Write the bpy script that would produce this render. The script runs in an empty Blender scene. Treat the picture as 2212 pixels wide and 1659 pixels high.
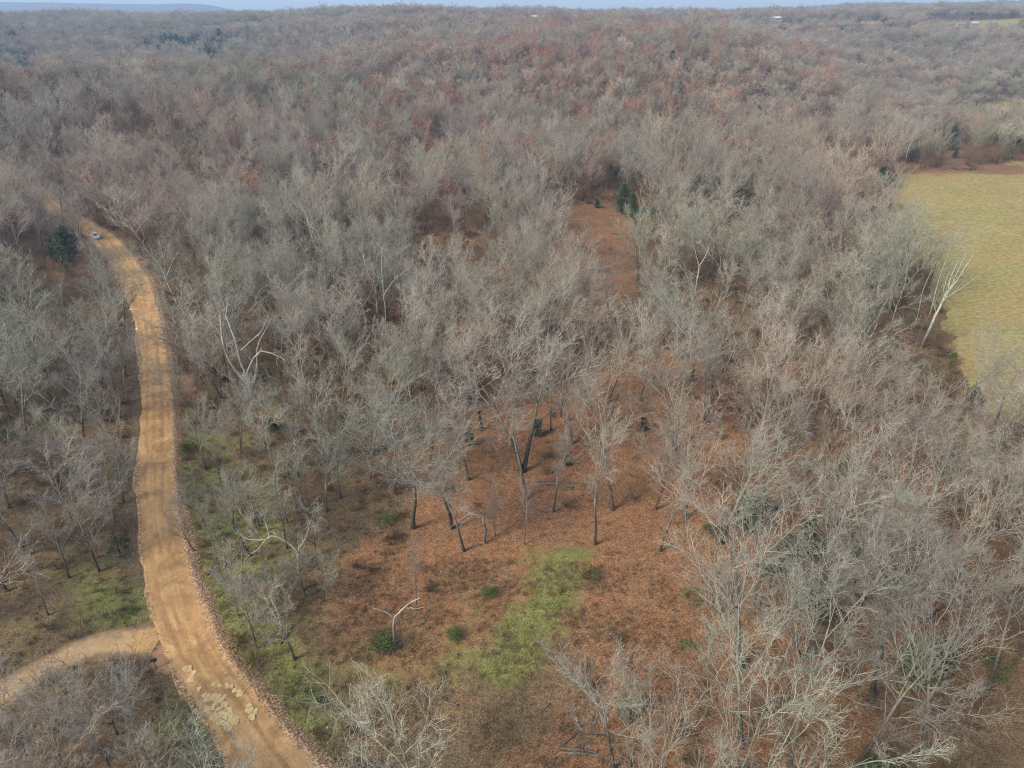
import bpy, math, random
import numpy as np
from mathutils import Vector, Matrix, Euler

SC = bpy.context.scene
COL = SC.collection
R = math.radians
rnd = random.Random(11)
RNG = np.random.default_rng(5)

# ------------------------------------------------------------------ camera, sky, sun, exposure
CAM_H = 62.0
PITCH = R(27.8)
FPX = 1534.0                       # focal length in pixels of a 2212 x 1659 picture
cd = bpy.data.cameras.new('camera')
cam = bpy.data.objects.new('camera', cd)
COL.objects.link(cam)
cam.location = (0, 0, CAM_H)
cam.rotation_euler = (math.pi / 2 - PITCH, 0, 0)
cd.sensor_width = 36.0
cd.sensor_fit = 'HORIZONTAL'
cd.lens = 36.0 * FPX / 2212.0
cd.clip_start = 0.5
cd.clip_end = 30000
SC.camera = cam

SUN_EL, SUN_AZ = R(38), R(-125)     # azimuth measured from +Y (view direction) clockwise
world = bpy.data.worlds.new('World')
SC.world = world
world.use_nodes = True
wn = world.node_tree
wn.nodes.clear()
sky = wn.nodes.new('ShaderNodeTexSky')
sky.sky_type = 'NISHITA'
sky.sun_disc = False
sky.sun_elevation = SUN_EL
sky.sun_rotation = SUN_AZ
sky.altitude = 300
sky.air_density = 1.0
sky.dust_density = 0.8
sky.ozone_density = 1.0
bg = wn.nodes.new('ShaderNodeBackground')
bg.inputs[1].default_value = 0.105
wo = wn.nodes.new('ShaderNodeOutputWorld')
wn.links.new(sky.outputs[0], bg.inputs[0])
wn.links.new(bg.outputs[0], wo.inputs[0])

sd = bpy.data.lights.new('sun', 'SUN')
sd.energy = 2.2
sd.angle = R(20)
sd.color = (1.0, 0.92, 0.78)
sun = bpy.data.objects.new('sun', sd)
COL.objects.link(sun)
sdir = Vector((math.sin(SUN_AZ) * math.cos(SUN_EL), math.cos(SUN_AZ) * math.cos(SUN_EL), math.sin(SUN_EL)))
sun.rotation_euler = sdir.to_track_quat('Z', 'Y').to_euler()
sun.location = (0, 0, 300)

SC.view_settings.view_transform = 'Standard'
SC.view_settings.look = 'None'
SC.view_settings.gamma = 1
SC.view_settings.use_curve_mapping = False
SC.view_settings.exposure = 1.34
cy = SC.cycles
cy.max_bounces = 5
cy.diffuse_bounces = 3
cy.glossy_bounces = 1
cy.transmission_bounces = 2
cy.volume_bounces = 0
cy.transparent_max_bounces = 8
cy.filter_width = 1.1
cy.use_denoising = True
cy.denoiser = 'OPENIMAGEDENOISE'
cy.denoising_input_passes = 'RGB_ALBEDO_NORMAL'
cy.denoising_prefilter = 'NONE'
cy.caustics_reflective = False
cy.caustics_refractive = False

# ------------------------------------------------------------------ photograph geometry -> ground
CT, ST = math.cos(PITCH), math.sin(PITCH)

def ray(px, py):
    a = (np.asarray(px, float) - 1106.0) / FPX
    b = -(np.asarray(py, float) - 829.5) / FPX
    return a, CT + b * ST, -ST + b * CT

def G(px, py, z=0.0):
    """ground point (x, y) seen at picture place (px, py)"""
    a, dy, dz = ray(px, py)
    t = (z - CAM_H) / dz
    return a * t, dy * t

def G3(px, py, h=0.0):
    x, y = G(px, py, h)
    return Vector((float(x), float(y), h))

def PX(x, y, z=0.0):
    """picture place of a world point"""
    dz = z - CAM_H
    dep = y * CT - dz * ST
    up = y * ST + dz * CT
    dep = np.where(dep < 1.0, 1.0, dep)
    return 1106.0 + FPX * x / dep, 829.5 - FPX * up / dep

# ------------------------------------------------------------------ noise helpers
def _hash(ix, iy, seed):
    h = (ix.astype(np.int64) * 374761393 + iy.astype(np.int64) * 668265263 + seed * 982451653) & 0xFFFFFFFF
    h = ((h ^ (h >> 13)) * 1274126177) & 0xFFFFFFFF
    return ((h ^ (h >> 16)) & 0xFFFF) / 65535.0

def vnoise(x, y, scale, seed=0, octaves=3):
    x = np.asarray(x, float) / scale
    y = np.asarray(y, float) / scale
    out = np.zeros(np.broadcast(x, y).shape)
    amp, tot = 1.0, 0.0
    for o in range(octaves):
        fx, fy = np.floor(x), np.floor(y)
        tx, ty = x - fx, y - fy
        tx = tx * tx * (3 - 2 * tx)
        ty = ty * ty * (3 - 2 * ty)
        a = _hash(fx, fy, seed + o)
        b = _hash(fx + 1, fy, seed + o)
        c = _hash(fx, fy + 1, seed + o)
        d = _hash(fx + 1, fy + 1, seed + o)
        out += amp * ((a * (1 - tx) + b * tx) * (1 - ty) + (c * (1 - tx) + d * tx) * ty)
        tot += amp
        amp *= 0.5
        x, y = x * 2.03 + 17.1, y * 2.03 + 9.7
    return out / tot

def sstep(a, b, v):
    t = np.clip((v - a) / (b - a), 0, 1)
    return t * t * (3 - 2 * t)

def inpoly(x, y, poly):
    x = np.asarray(x, float)
    y = np.asarray(y, float)
    c = np.zeros(np.broadcast(x, y).shape, bool)
    n = len(poly)
    for i in range(n):
        x0, y0 = poly[i]
        x1, y1 = poly[(i + 1) % n]
        if y0 == y1:
            continue
        k = ((y0 > y) != (y1 > y)) & (x < (x1 - x0) * (y - y0) / (y1 - y0) + x0)
        c ^= k
    return c

# ------------------------------------------------------------------ terrain
def interp_curve(d, pts):
    return np.interp(d, [p[0] for p in pts], [p[1] for p in pts])

CEN = [(0, 0), (300, 0), (380, 3), (470, 12), (560, 20), (700, 29), (850, 35), (1050, 41), (1300, 45), (1500, 44), (1900, 34), (2600, 38), (4000, 30), (12000, 30)]
LEF = [(0, 0), (280, 0), (350, 5), (420, 16), (480, 24), (540, 20), (660, 2), (780, 0), (950, 15), (1150, 30), (1400, 41), (1700, 42), (2300, 25), (3500, 30), (5200, 50), (6200, 98), (7400, 95), (12000, 40)]
RIG = [(0, 0), (420, 0), (540, -3), (680, -6), (850, 8), (1050, 31), (1300, 50), (1550, 56), (2000, 50), (2600, 60), (4200, 90), (6000, 100), (12000, 40)]

def terrain(x, y):
    x = np.asarray(x, float)
    y = np.asarray(y, float)
    d = np.hypot(x, np.maximum(y, 0) )
    u = x / np.maximum(y, 30.0)
    wl = sstep(-0.12, -0.38, u)
    wr = sstep(0.22, 0.55, u)
    wc = 1 - wl - wr
    n = vnoise(x, y, 160, 3, 3) - 0.5
    n2 = vnoise(x, y, 900, 8, 2) - 0.5
    dw = d * (1 + 0.10 * n)
    z = wc * interp_curve(dw, CEN) + wl * interp_curve(dw, LEF) + wr * interp_curve(dw, RIG)
    far = sstep(300, 700, d)
    z = z + sstep(330, 620, d) * (n * 24 + n2 * 10)
    # far left hill dies away to the right
    z = np.where((d > 4600) & (u > -0.40), z * (1 - 0.72 * sstep(-0.40, -0.30, u) * sstep(4600, 5600, d)), z)
    near = 1 - sstep(160, 300, d)
    z = z + (1 - near) * (vnoise(x, y, 60, 21, 2) - 0.5) * 3.0
    z = z + near * (vnoise(x, y, 22, 5, 2) - 0.5) * 0.5
    return z

# ------------------------------------------------------------------ road lines (picture places along both edges -> ground)
ROAD_E = [(1900, 640, 905), (1760, 560, 775), (1659, 512, 655), (1590, 478, 597), (1523, 443, 550), (1439, 385, 484), (1356, 345, 449), (1273, 322, 415), (1189, 309, 395),
          (1106, 305, 378), (995, 302, 371), (875, 306, 367), (809, 307, 361), (742, 302, 350), (675, 287, 336), (609, 264, 317),
          (575, 243, 293), (542, 222, 272), (509, 195, 236), (480, 150, 190), (455, 97, 140), (430, 55, 100), (408, 0, 48), (385, -70, -18), (360, -190, -130)]

def cspline(pts, n):
    """Catmull-Rom through pts (k x m array) sampled n per span"""
    P = np.asarray(pts, float)
    P = np.vstack([2 * P[0] - P[1], P, 2 * P[-1] - P[-2]])
    out = []
    for i in range(1, len(P) - 2):
        for s in range(n):
            t = s / n
            out.append(0.5 * ((2 * P[i]) + (-P[i - 1] + P[i + 1]) * t + (2 * P[i - 1] - 5 * P[i] + 4 * P[i + 1] - P[i + 2]) * t * t
                              + (-P[i - 1] + 3 * P[i] - 3 * P[i + 1] + P[i + 2]) * t ** 3))
    out.append(P[-2])
    return np.array(out)

_re = []
for yy, xl, xr in ROAD_E:
    l = np.array(G(xl, yy))
    r = np.array(G(xr, yy))
    c = (l + r) / 2
    _re.append([c[0], c[1], np.hypot(*(r - l)) / 2])
ROAD = cspline(_re, 12)
ROAD[:, 2] = np.clip(ROAD[:, 2] * 0.95, 1.9, 3.0)
_dr = [(356, 1378, 3.0), (338, 1378, 2.4), (305, 1384, 1.75), (230, 1390, 1.5), (170, 1408, 1.45), (110, 1440, 1.4), (50, 1472, 1.4), (-40, 1520, 1.4), (-170, 1590, 1.4)]
DRIVE = cspline([[float(G(a, b)[0]), float(G(a, b)[1]), w] for a, b, w in _dr], 10)

def dist_line(x, y, L):
    """signed-ish distance to a polyline: returns distance and the half width there"""
    x = np.asarray(x, float).ravel()
    y = np.asarray(y, float).ravel()
    best = np.full(x.shape, 1e9)
    wid = np.zeros(x.shape)
    for i in range(len(L) - 1):
        ax, ay, aw = L[i]
        bx, by, bw = L[i + 1]
        dx, dy = bx - ax, by - ay
        l2 = dx * dx + dy * dy + 1e-9
        t = np.clip(((x - ax) * dx + (y - ay) * dy) / l2, 0, 1)
        d = np.hypot(x - ax - t * dx, y - ay - t * dy)
        k = d < best
        best = np.where(k, d, best)
        wid = np.where(k, aw + t * (bw - aw), wid)
    return best, wid

# ------------------------------------------------------------------ zones (outlines given as picture places of the ground)
FIELD = [(1925, 385), (2000, 367), (2108, 362), (2150, 352), (2212, 345), (2700, 335), (2900, 950), (2300, 940), (2160, 910), (2100, 840), (2062, 760), (2030, 660), (1985, 560), (1940, 505), (1922, 440)]
FIELD2 = [(2030, 232), (2120, 215), (2300, 205), (2500, 210), (2450, 300), (2212, 300), (2110, 292), (2050, 262)]
STRIPS = [[(1360, 41), (1475, 41), (1475, 46), (1360, 46)], [(1745, 31), (1905, 31), (1905, 36), (1745, 36)], [(1990, 27), (2190, 24), (2190, 31), (1990, 33)],
          [(1110, 40), (1135, 40), (1135, 44), (1110, 44)]]
PATHC = [(1235, 440), (1310, 436), (1365, 450), (1372, 560), (1380, 655), (1350, 690), (1240, 690), (1200, 655), (1200, 600), (1180, 540), (1165, 500), (1200, 460)]
CLEAR = [(705, 1120), (800, 1130), (880, 1185), (1040, 1195), (1130, 1195), (1300, 1195), (1400, 1215), (1470, 1290), (1500, 1420), (1440, 1560), (1480, 1659), (1400, 2000), (760, 2000), (735, 1659), (705, 1400), (690, 1250)]
OPENW = [(880, 970), (1000, 880), (1150, 850), (1260, 790), (1420, 750), (1530, 810), (1560, 1000), (1500, 1250), (1300, 1220), (880, 1200)]
VERGE = [(380, 880), (520, 860), (640, 1000), (700, 1130), (735, 1700), (700, 1800), (560, 1500), (440, 1280), (385, 1000)]
NOTCH = [(880, 560), (960, 500), (1070, 520), (1080, 600), (1050, 690), (930, 720), (880, 650)]
LAWN = [(60, 1290), (160, 1235), (290, 1190), (305, 1345), (120, 1350), (40, 1400), (-20, 1460), (-40, 1380)]

def blob(u, v, cx, cy_, rx, ry):
    return np.exp(-(((u - cx) / rx) ** 2 + ((v - cy_) / ry) ** 2))

# ------------------------------------------------------------------ object helpers
def tag(o, label=None, cat=None, group=None, kind=None):
    if label: o['label'] = label
    if cat: o['category'] = cat
    if group: o['group'] = group
    if kind: o['kind'] = kind
    return o

def link(o, parent=None):
    COL.objects.link(o)
    if parent is not None:
        o.parent = parent
    return o

def empty(name, loc=(0, 0, 0), rot=(0, 0, 0)):
    o = bpy.data.objects.new(name, None)
    o.location = loc
    o.rotation_euler = rot
    o.empty_display_size = 0.5
    COL.objects.link(o)
    return o

def mesh_from(name, V, Q, mats, T=None, matidx=None, smooth=True):
    """V n x 3; Q m x 4 quads; T k x 3 triangles"""
    me = bpy.data.meshes.new(name)
    V = np.ascontiguousarray(V, dtype=np.float32)
    nq = 0 if Q is None else len(Q)
    nt = 0 if T is None else len(T)
    me.vertices.add(len(V))
    me.vertices.foreach_set('co', V.ravel())
    loops = []
    if nq: loops.append(np.asarray(Q, np.int32).ravel())
    if nt: loops.append(np.asarray(T, np.int32).ravel())
    loops = np.concatenate(loops)
    me.loops.add(len(loops))
    me.loops.foreach_set('vertex_index', loops)
    me.polygons.add(nq + nt)
    starts = np.concatenate([np.arange(nq) * 4, nq * 4 + np.arange(nt) * 3]).astype(np.int32)
    me.polygons.foreach_set('loop_start', starts)
    me.polygons.foreach_set('loop_total', np.concatenate([np.full(nq, 4), np.full(nt, 3)]).astype(np.int32))
    if matidx is not None:
        me.polygons.foreach_set('material_index', np.asarray(matidx, np.int32))
    me.polygons.foreach_set('use_smooth', np.full(nq + nt, smooth))
    for m in (mats if isinstance(mats, (list, tuple)) else [mats]):
        me.materials.append(m)
    me.update(calc_edges=True)
    return me

class MB:
    """collects simple shapes for one mesh"""
    def __init__(s):
        s.v, s.q, s.t, s.n = [], [], [], 0
    def add(s, V, Q=(), T=()):
        s.v.append(np.asarray(V, float))
        if len(Q): s.q.append(np.asarray(Q, int) + s.n)
        if len(T): s.t.append(np.asarray(T, int) + s.n)
        s.n += len(V)
    def box(s, c, d, rz=0.0, taper=1.0, ry=0.0):
        x, y, z = [k / 2 for k in d]
        P = np.array([[-x, -y, -z], [x, -y, -z], [x, y, -z], [-x, y, -z],
                      [-x * taper, -y * taper, z], [x * taper, -y * taper, z], [x * taper, y * taper, z], [-x * taper, y * taper, z]])
        M = np.array((Matrix.Rotation(rz, 3, 'Z') @ Matrix.Rotation(ry, 3, 'Y')))
        s.add(P @ M.T + np.array(c), [[0, 3, 2, 1], [4, 5, 6, 7], [0, 1, 5, 4], [1, 2, 6, 5], [2, 3, 7, 6], [3, 0, 4, 7]])
    def tube(s, pts, rad, sides=8, cap=True):
        V, Q = tubes(np.asarray([pts], float), np.asarray([rad], float), sides)
        T = []
        if cap:
            k = len(pts) - 1
            c0, c1 = len(V), len(V) + 1
            V = np.vstack([V, pts[0], pts[-1]])
            for i in range(sides):
                T.append([c0, (i + 1) % sides, i])
                T.append([c1, k * sides + i, k * sides + (i + 1) % sides])
        s.add(V, Q, T)
    def mesh(s, name, mats, smooth=False):
        return mesh_from(name, np.vstack(s.v), np.vstack(s.q) if s.q else None, mats, np.vstack(s.t) if s.t else None, smooth=smooth)
    def build(s, name, mats, parent=None, smooth=False):
        o = bpy.data.objects.new(name, s.mesh(name, mats, smooth))
        return link(o, parent)

def tubes(P, RAD, sides):
    """P (N,S,3) polylines, RAD (N,S) -> verts, quads (open tubes)"""
    N, S, _ = P.shape
    T = np.empty_like(P)
    T[:, 1:-1] = P[:, 2:] - P[:, :-2]
    T[:, 0] = P[:, 1] - P[:, 0]
    T[:, -1] = P[:, -1] - P[:, -2]
    T /= np.linalg.norm(T, axis=2, keepdims=True) + 1e-9
    mean = T.mean(axis=1)
    ref = np.where((np.abs(mean[:, 2:3]) > 0.8), np.array([[1.0, 0.1, 0.0]]), np.array([[0.0, 0.05, 1.0]]))
    ref = np.repeat(ref[:, None, :], S, 1)
    A = np.cross(T, ref)
    A /= np.linalg.norm(A, axis=2, keepdims=True) + 1e-9
    B = np.cross(T, A)
    ang = np.arange(sides) * 2 * math.pi / sides
    V = (P[:, :, None, :] + RAD[:, :, None, None] * (A[:, :, None, :] * np.cos(ang)[None, None, :, None] + B[:, :, None, :] * np.sin(ang)[None, None, :, None]))
    V = V.reshape(-1, 3)
    base = (np.arange(N) * S * sides)[:, None, None]
    ring = (np.arange(S - 1) * sides)[None, :, None]
    k = np.arange(sides)[None, None, :]
    k2 = (k + 1) % sides
    Q = np.stack([base + ring + k, base + ring + k2, base + ring + sides + k2, base + ring + sides + k], -1).reshape(-1, 4)
    return V, Q

# ------------------------------------------------------------------ materials
def new_mat(name, rough=0.9, spec=0.2):
    m = bpy.data.materials.new(name)
    m.use_nodes = True
    nt = m.node_tree
    b = nt.nodes['Principled BSDF']
    b.inputs['Roughness'].default_value = rough
    b.inputs['Specular IOR Level'].default_value = spec
    return m, nt, b

def nd(nt, t, **kw):
    n = nt.nodes.new(t)
    for k, v in kw.items():
        setattr(n, k, v)
    return n

def ramp(nt, src, stops, interp='LINEAR'):
    r = nd(nt, 'ShaderNodeValToRGB')
    r.color_ramp.interpolation = interp
    el = r.color_ramp.elements
    while len(el) < len(stops):
        el.new(0.5)
    for e, (p, c) in zip(el, stops):
        e.position = p
        e.color = (c[0], c[1], c[2], 1) if not isinstance(c, (int, float)) else (c, c, c, 1)
    nt.links.new(src, r.inputs[0])
    return r.outputs[0]

def mixc(nt, fac, a, b, mode='MIX'):
    m = nd(nt, 'ShaderNodeMix', data_type='RGBA', blend_type=mode)
    for idx, v in ((0, fac), (6, a), (7, b)):
        if isinstance(v, (int, float)):
            m.inputs[idx].default_value = v if idx == 0 else (v, v, v, 1)
        elif isinstance(v, tuple):
            m.inputs[idx].default_value = (v[0], v[1], v[2], 1)
        else:
            nt.links.new(v, m.inputs[idx])
    return m.outputs[2]

def math_(nt, op, a, b=None):
    m = nd(nt, 'ShaderNodeMath', operation=op)
    for i, v in enumerate((a, b)):
        if v is None: continue
        if isinstance(v, (int, float)): m.inputs[i].default_value = v
        else: nt.links.new(v, m.inputs[i])
    return m.outputs[0]

def noise(nt, vec, scale, detail=3, rough=0.55, dist=0.0):
    n = nd(nt, 'ShaderNodeTexNoise')
    n.inputs['Scale'].default_value = scale
    n.inputs['Detail'].default_value = detail
    n.inputs['Roughness'].default_value = rough
    n.inputs['Distortion'].default_value = dist
    if vec is not None: nt.links.new(vec, n.inputs['Vector'])
    return n

def geo_pos(nt):
    return nd(nt, 'ShaderNodeNewGeometry').outputs['Position']

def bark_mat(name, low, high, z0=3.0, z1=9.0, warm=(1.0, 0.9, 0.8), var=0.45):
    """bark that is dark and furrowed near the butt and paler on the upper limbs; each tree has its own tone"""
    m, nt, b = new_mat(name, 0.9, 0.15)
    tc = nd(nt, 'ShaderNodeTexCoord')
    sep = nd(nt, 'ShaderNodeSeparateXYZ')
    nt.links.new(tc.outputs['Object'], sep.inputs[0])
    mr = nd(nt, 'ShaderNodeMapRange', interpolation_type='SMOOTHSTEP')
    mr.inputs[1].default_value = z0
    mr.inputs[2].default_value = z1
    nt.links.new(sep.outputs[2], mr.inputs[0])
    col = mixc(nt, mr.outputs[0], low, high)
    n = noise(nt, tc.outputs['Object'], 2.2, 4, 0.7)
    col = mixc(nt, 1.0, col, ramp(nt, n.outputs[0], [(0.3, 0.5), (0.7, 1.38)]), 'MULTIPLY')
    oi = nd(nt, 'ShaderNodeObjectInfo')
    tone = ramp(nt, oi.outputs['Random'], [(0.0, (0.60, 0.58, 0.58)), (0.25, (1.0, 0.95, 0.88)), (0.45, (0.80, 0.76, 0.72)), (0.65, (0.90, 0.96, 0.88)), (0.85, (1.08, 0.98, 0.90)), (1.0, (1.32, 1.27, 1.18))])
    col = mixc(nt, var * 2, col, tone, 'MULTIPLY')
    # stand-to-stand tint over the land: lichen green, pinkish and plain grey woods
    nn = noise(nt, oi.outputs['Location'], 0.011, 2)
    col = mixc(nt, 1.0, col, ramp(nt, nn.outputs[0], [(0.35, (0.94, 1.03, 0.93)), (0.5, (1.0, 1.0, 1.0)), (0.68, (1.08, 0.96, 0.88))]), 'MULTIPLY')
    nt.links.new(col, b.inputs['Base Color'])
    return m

M = {}
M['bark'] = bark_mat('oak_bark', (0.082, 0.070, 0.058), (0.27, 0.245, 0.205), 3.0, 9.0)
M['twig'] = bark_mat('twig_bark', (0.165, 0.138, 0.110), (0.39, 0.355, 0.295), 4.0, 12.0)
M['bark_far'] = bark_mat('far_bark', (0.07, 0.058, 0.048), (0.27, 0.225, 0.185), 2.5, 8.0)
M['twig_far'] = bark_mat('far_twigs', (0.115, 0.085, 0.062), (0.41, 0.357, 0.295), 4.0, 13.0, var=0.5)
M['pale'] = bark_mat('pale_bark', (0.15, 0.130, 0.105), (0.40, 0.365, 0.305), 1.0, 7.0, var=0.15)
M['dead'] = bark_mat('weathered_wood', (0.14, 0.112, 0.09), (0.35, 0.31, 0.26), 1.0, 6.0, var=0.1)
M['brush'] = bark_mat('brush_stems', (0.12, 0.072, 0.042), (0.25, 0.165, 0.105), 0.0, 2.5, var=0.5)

def leaf_mat(name, stops, rough=0.75, tr=0.15):
    m, nt, b = new_mat(name, rough, 0.25)
    pos = geo_pos(nt)
    n = noise(nt, pos, 1.6, 3, 0.7)
    oi = nd(nt, 'ShaderNodeObjectInfo')
    f = math_(nt, 'ADD', math_(nt, 'MULTIPLY', n.outputs[0], 0.75), math_(nt, 'MULTIPLY', oi.outputs['Random'], 0.3))
    col = ramp(nt, f, stops)
    nt.links.new(col, b.inputs['Base Color'])
    return m
M['cedar'] = leaf_mat('cedar_foliage', [(0.25, (0.040, 0.052, 0.024)), (0.5, (0.080, 0.098, 0.042)), (0.8, (0.14, 0.155, 0.07))])
M['cedar_young'] = leaf_mat('young_cedar_foliage', [(0.25, (0.05, 0.08, 0.018)), (0.5, (0.11, 0.16, 0.035)), (0.8, (0.20, 0.24, 0.055))])
M['russet'] = leaf_mat('russet_leaves', [(0.25, (0.14, 0.036, 0.018)), (0.5, (0.27, 0.080, 0.032)), (0.8, (0.38, 0.14, 0.05))])
M['green_leaf'] = leaf_mat('honeysuckle_leaves', [(0.25, (0.035, 0.065, 0.015)), (0.5, (0.08, 0.14, 0.03)), (0.8, (0.15, 0.21, 0.05))])
M['grass_blade'] = leaf_mat('grass_blades', [(0.2, (0.075, 0.10, 0.025)), (0.5, (0.16, 0.175, 0.045)), (0.85, (0.34, 0.28, 0.12))])
M['weed'] = leaf_mat('dry_weeds', [(0.2, (0.11, 0.06, 0.03)), (0.5, (0.20, 0.12, 0.06)), (0.85, (0.33, 0.23, 0.12))])

# --- ground
def ground_material():
    m, nt, b = new_mat('woodland_floor', 0.95, 0.1)
    pos = geo_pos(nt)
    a1 = nd(nt, 'ShaderNodeAttribute', attribute_name='cover')      # R litter orange, G green grass, B bare soil
    a2 = nd(nt, 'ShaderNodeAttribute', attribute_name='cover2')     # R hay field, G dark brush, B far wood
    s1 = nd(nt, 'ShaderNodeSeparateColor')
    s2 = nd(nt, 'ShaderNodeSeparateColor')
    nt.links.new(a1.outputs[0], s1.inputs[0])
    nt.links.new(a2.outputs[0], s2.inputs[0])
    vo = nd(nt, 'ShaderNodeTexVoronoi')
    vo.inputs['Scale'].default_value = 8.5
    vo.inputs['Randomness'].default_value = 1.0
    nt.links.new(pos, vo.inputs['Vector'])
    sv = nd(nt, 'ShaderNodeSeparateColor')
    nt.links.new(vo.outputs['Color'], sv.inputs[0])
    vo2 = nd(nt, 'ShaderNodeTexVoronoi')
    vo2.inputs['Scale'].default_value = 1.9
    nt.links.new(pos, vo2.inputs['Vector'])
    sv2 = nd(nt, 'ShaderNodeSeparateColor')
    nt.links.new(vo2.outputs['Color'], sv2.inputs[0])
    big = noise(nt, pos, 0.22, 4, 0.6)
    mid = noise(nt, pos, 0.9, 4, 0.65)
    fine = noise(nt, pos, 7.0, 3, 0.7)
    leafv = math_(nt, 'ADD', math_(nt, 'MULTIPLY', sv.outputs[0], 0.50), math_(nt, 'MULTIPLY', mid.outputs[0], 0.58))
    litter = ramp(nt, leafv, [(0.12, (0.060, 0.028, 0.014)), (0.36, (0.155, 0.072, 0.034)), (0.58, (0.260, 0.122, 0.055)), (0.78, (0.36, 0.185, 0.088)), (0.96, (0.48, 0.29, 0.14))])
    litter = mixc(nt, ramp(nt, big.outputs[0], [(0.40, 0.55), (0.60, 0.0)]), litter, ramp(nt, leafv, [(0.2, (0.06, 0.036, 0.020)), (0.5, (0.17, 0.095, 0.048)), (0.85, (0.34, 0.22, 0.12))]))
    duff = ramp(nt, leafv, [(0.15, (0.045, 0.034, 0.019)), (0.40, (0.105, 0.074, 0.038)), (0.62, (0.165, 0.112, 0.058)), (0.90, (0.27, 0.19, 0.105))])
    grassv = math_(nt, 'ADD', math_(nt, 'MULTIPLY', sv.outputs[1], 0.45), math_(nt, 'MULTIPLY', mid.outputs[0], 0.6))
    grass = ramp(nt, grassv, [(0.18, (0.055, 0.050, 0.020)), (0.42, (0.115, 0.125, 0.034)), (0.62, (0.20, 0.190, 0.055)), (0.88, (0.34, 0.26, 0.12))])
    fv = math_(nt, 'ADD', math_(nt, 'MULTIPLY', big.outputs[0], 0.75), math_(nt, 'MULTIPLY', fine.outputs[0], 0.25))
    fbig = noise(nt, pos, 0.035, 4, 0.6, 0.6)
    field = mixc(nt, fv, (0.26, 0.190, 0.068), (0.40, 0.320, 0.112))
    field = mixc(nt, ramp(nt, fbig.outputs[0], [(0.44, 0.0), (0.62, 0.65)]), field, (0.32, 0.225, 0.09))
    field = mixc(nt, ramp(nt, noise(nt, pos, 0.09, 3).outputs[0], [(0.52, 0.0), (0.68, 0.5)]), field, (0.24, 0.26, 0.08))
    field = mixc(nt, 1.0, field, ramp(nt, mid.outputs[0], [(0.3, 0.6), (0.7, 1.28)]), 'MULTIPLY')
    soil = mixc(nt, mid.outputs[0], (0.26, 0.14, 0.075), (0.42, 0.245, 0.13))
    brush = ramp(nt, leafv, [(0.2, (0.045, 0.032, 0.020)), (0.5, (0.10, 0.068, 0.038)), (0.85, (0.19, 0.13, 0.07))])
    farw = mixc(nt, big.outputs[0], (0.10, 0.068, 0.045), (0.19, 0.130, 0.085))
    def edge(w, lo=0.3, hi=0.7, k=0.55):
        v = math_(nt, 'ADD', w, math_(nt, 'MULTIPLY', math_(nt, 'SUBTRACT', mid.outputs[0], 0.5), k))
        v = math_(nt, 'ADD', v, math_(nt, 'MULTIPLY', math_(nt, 'SUBTRACT', sv2.outputs[0], 0.5), k * 0.5))
        return ramp(nt, v, [(lo, 0.0), (hi, 1.0)])
    col = mixc(nt, edge(s1.outputs[0]), duff, litter)
    col = mixc(nt, edge(s1.outputs[1]), col, grass)
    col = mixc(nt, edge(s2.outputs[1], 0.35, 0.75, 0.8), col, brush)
    col = mixc(nt, edge(s1.outputs[2], 0.35, 0.65, 0.4), col, soil)
    col = mixc(nt, edge(s2.outputs[0], 0.4, 0.6, 0.3), col, field)
    col = mixc(nt, s2.outputs[2], col, farw)
    nt.links.new(col, b.inputs['Base Color'])
    bp = nd(nt, 'ShaderNodeBump')
    bp.inputs['Strength'].default_value = 0.45
    bp.inputs['Distance'].default_value = 0.12
    hh = math_(nt, 'ADD', math_(nt, 'MULTIPLY', sv.outputs[2], 0.7), mid.outputs[0])
    nt.links.new(hh, bp.inputs['Height'])
    nt.links.new(bp.outputs[0], b.inputs['Normal'])
    return m
M['ground'] = ground_material()

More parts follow.
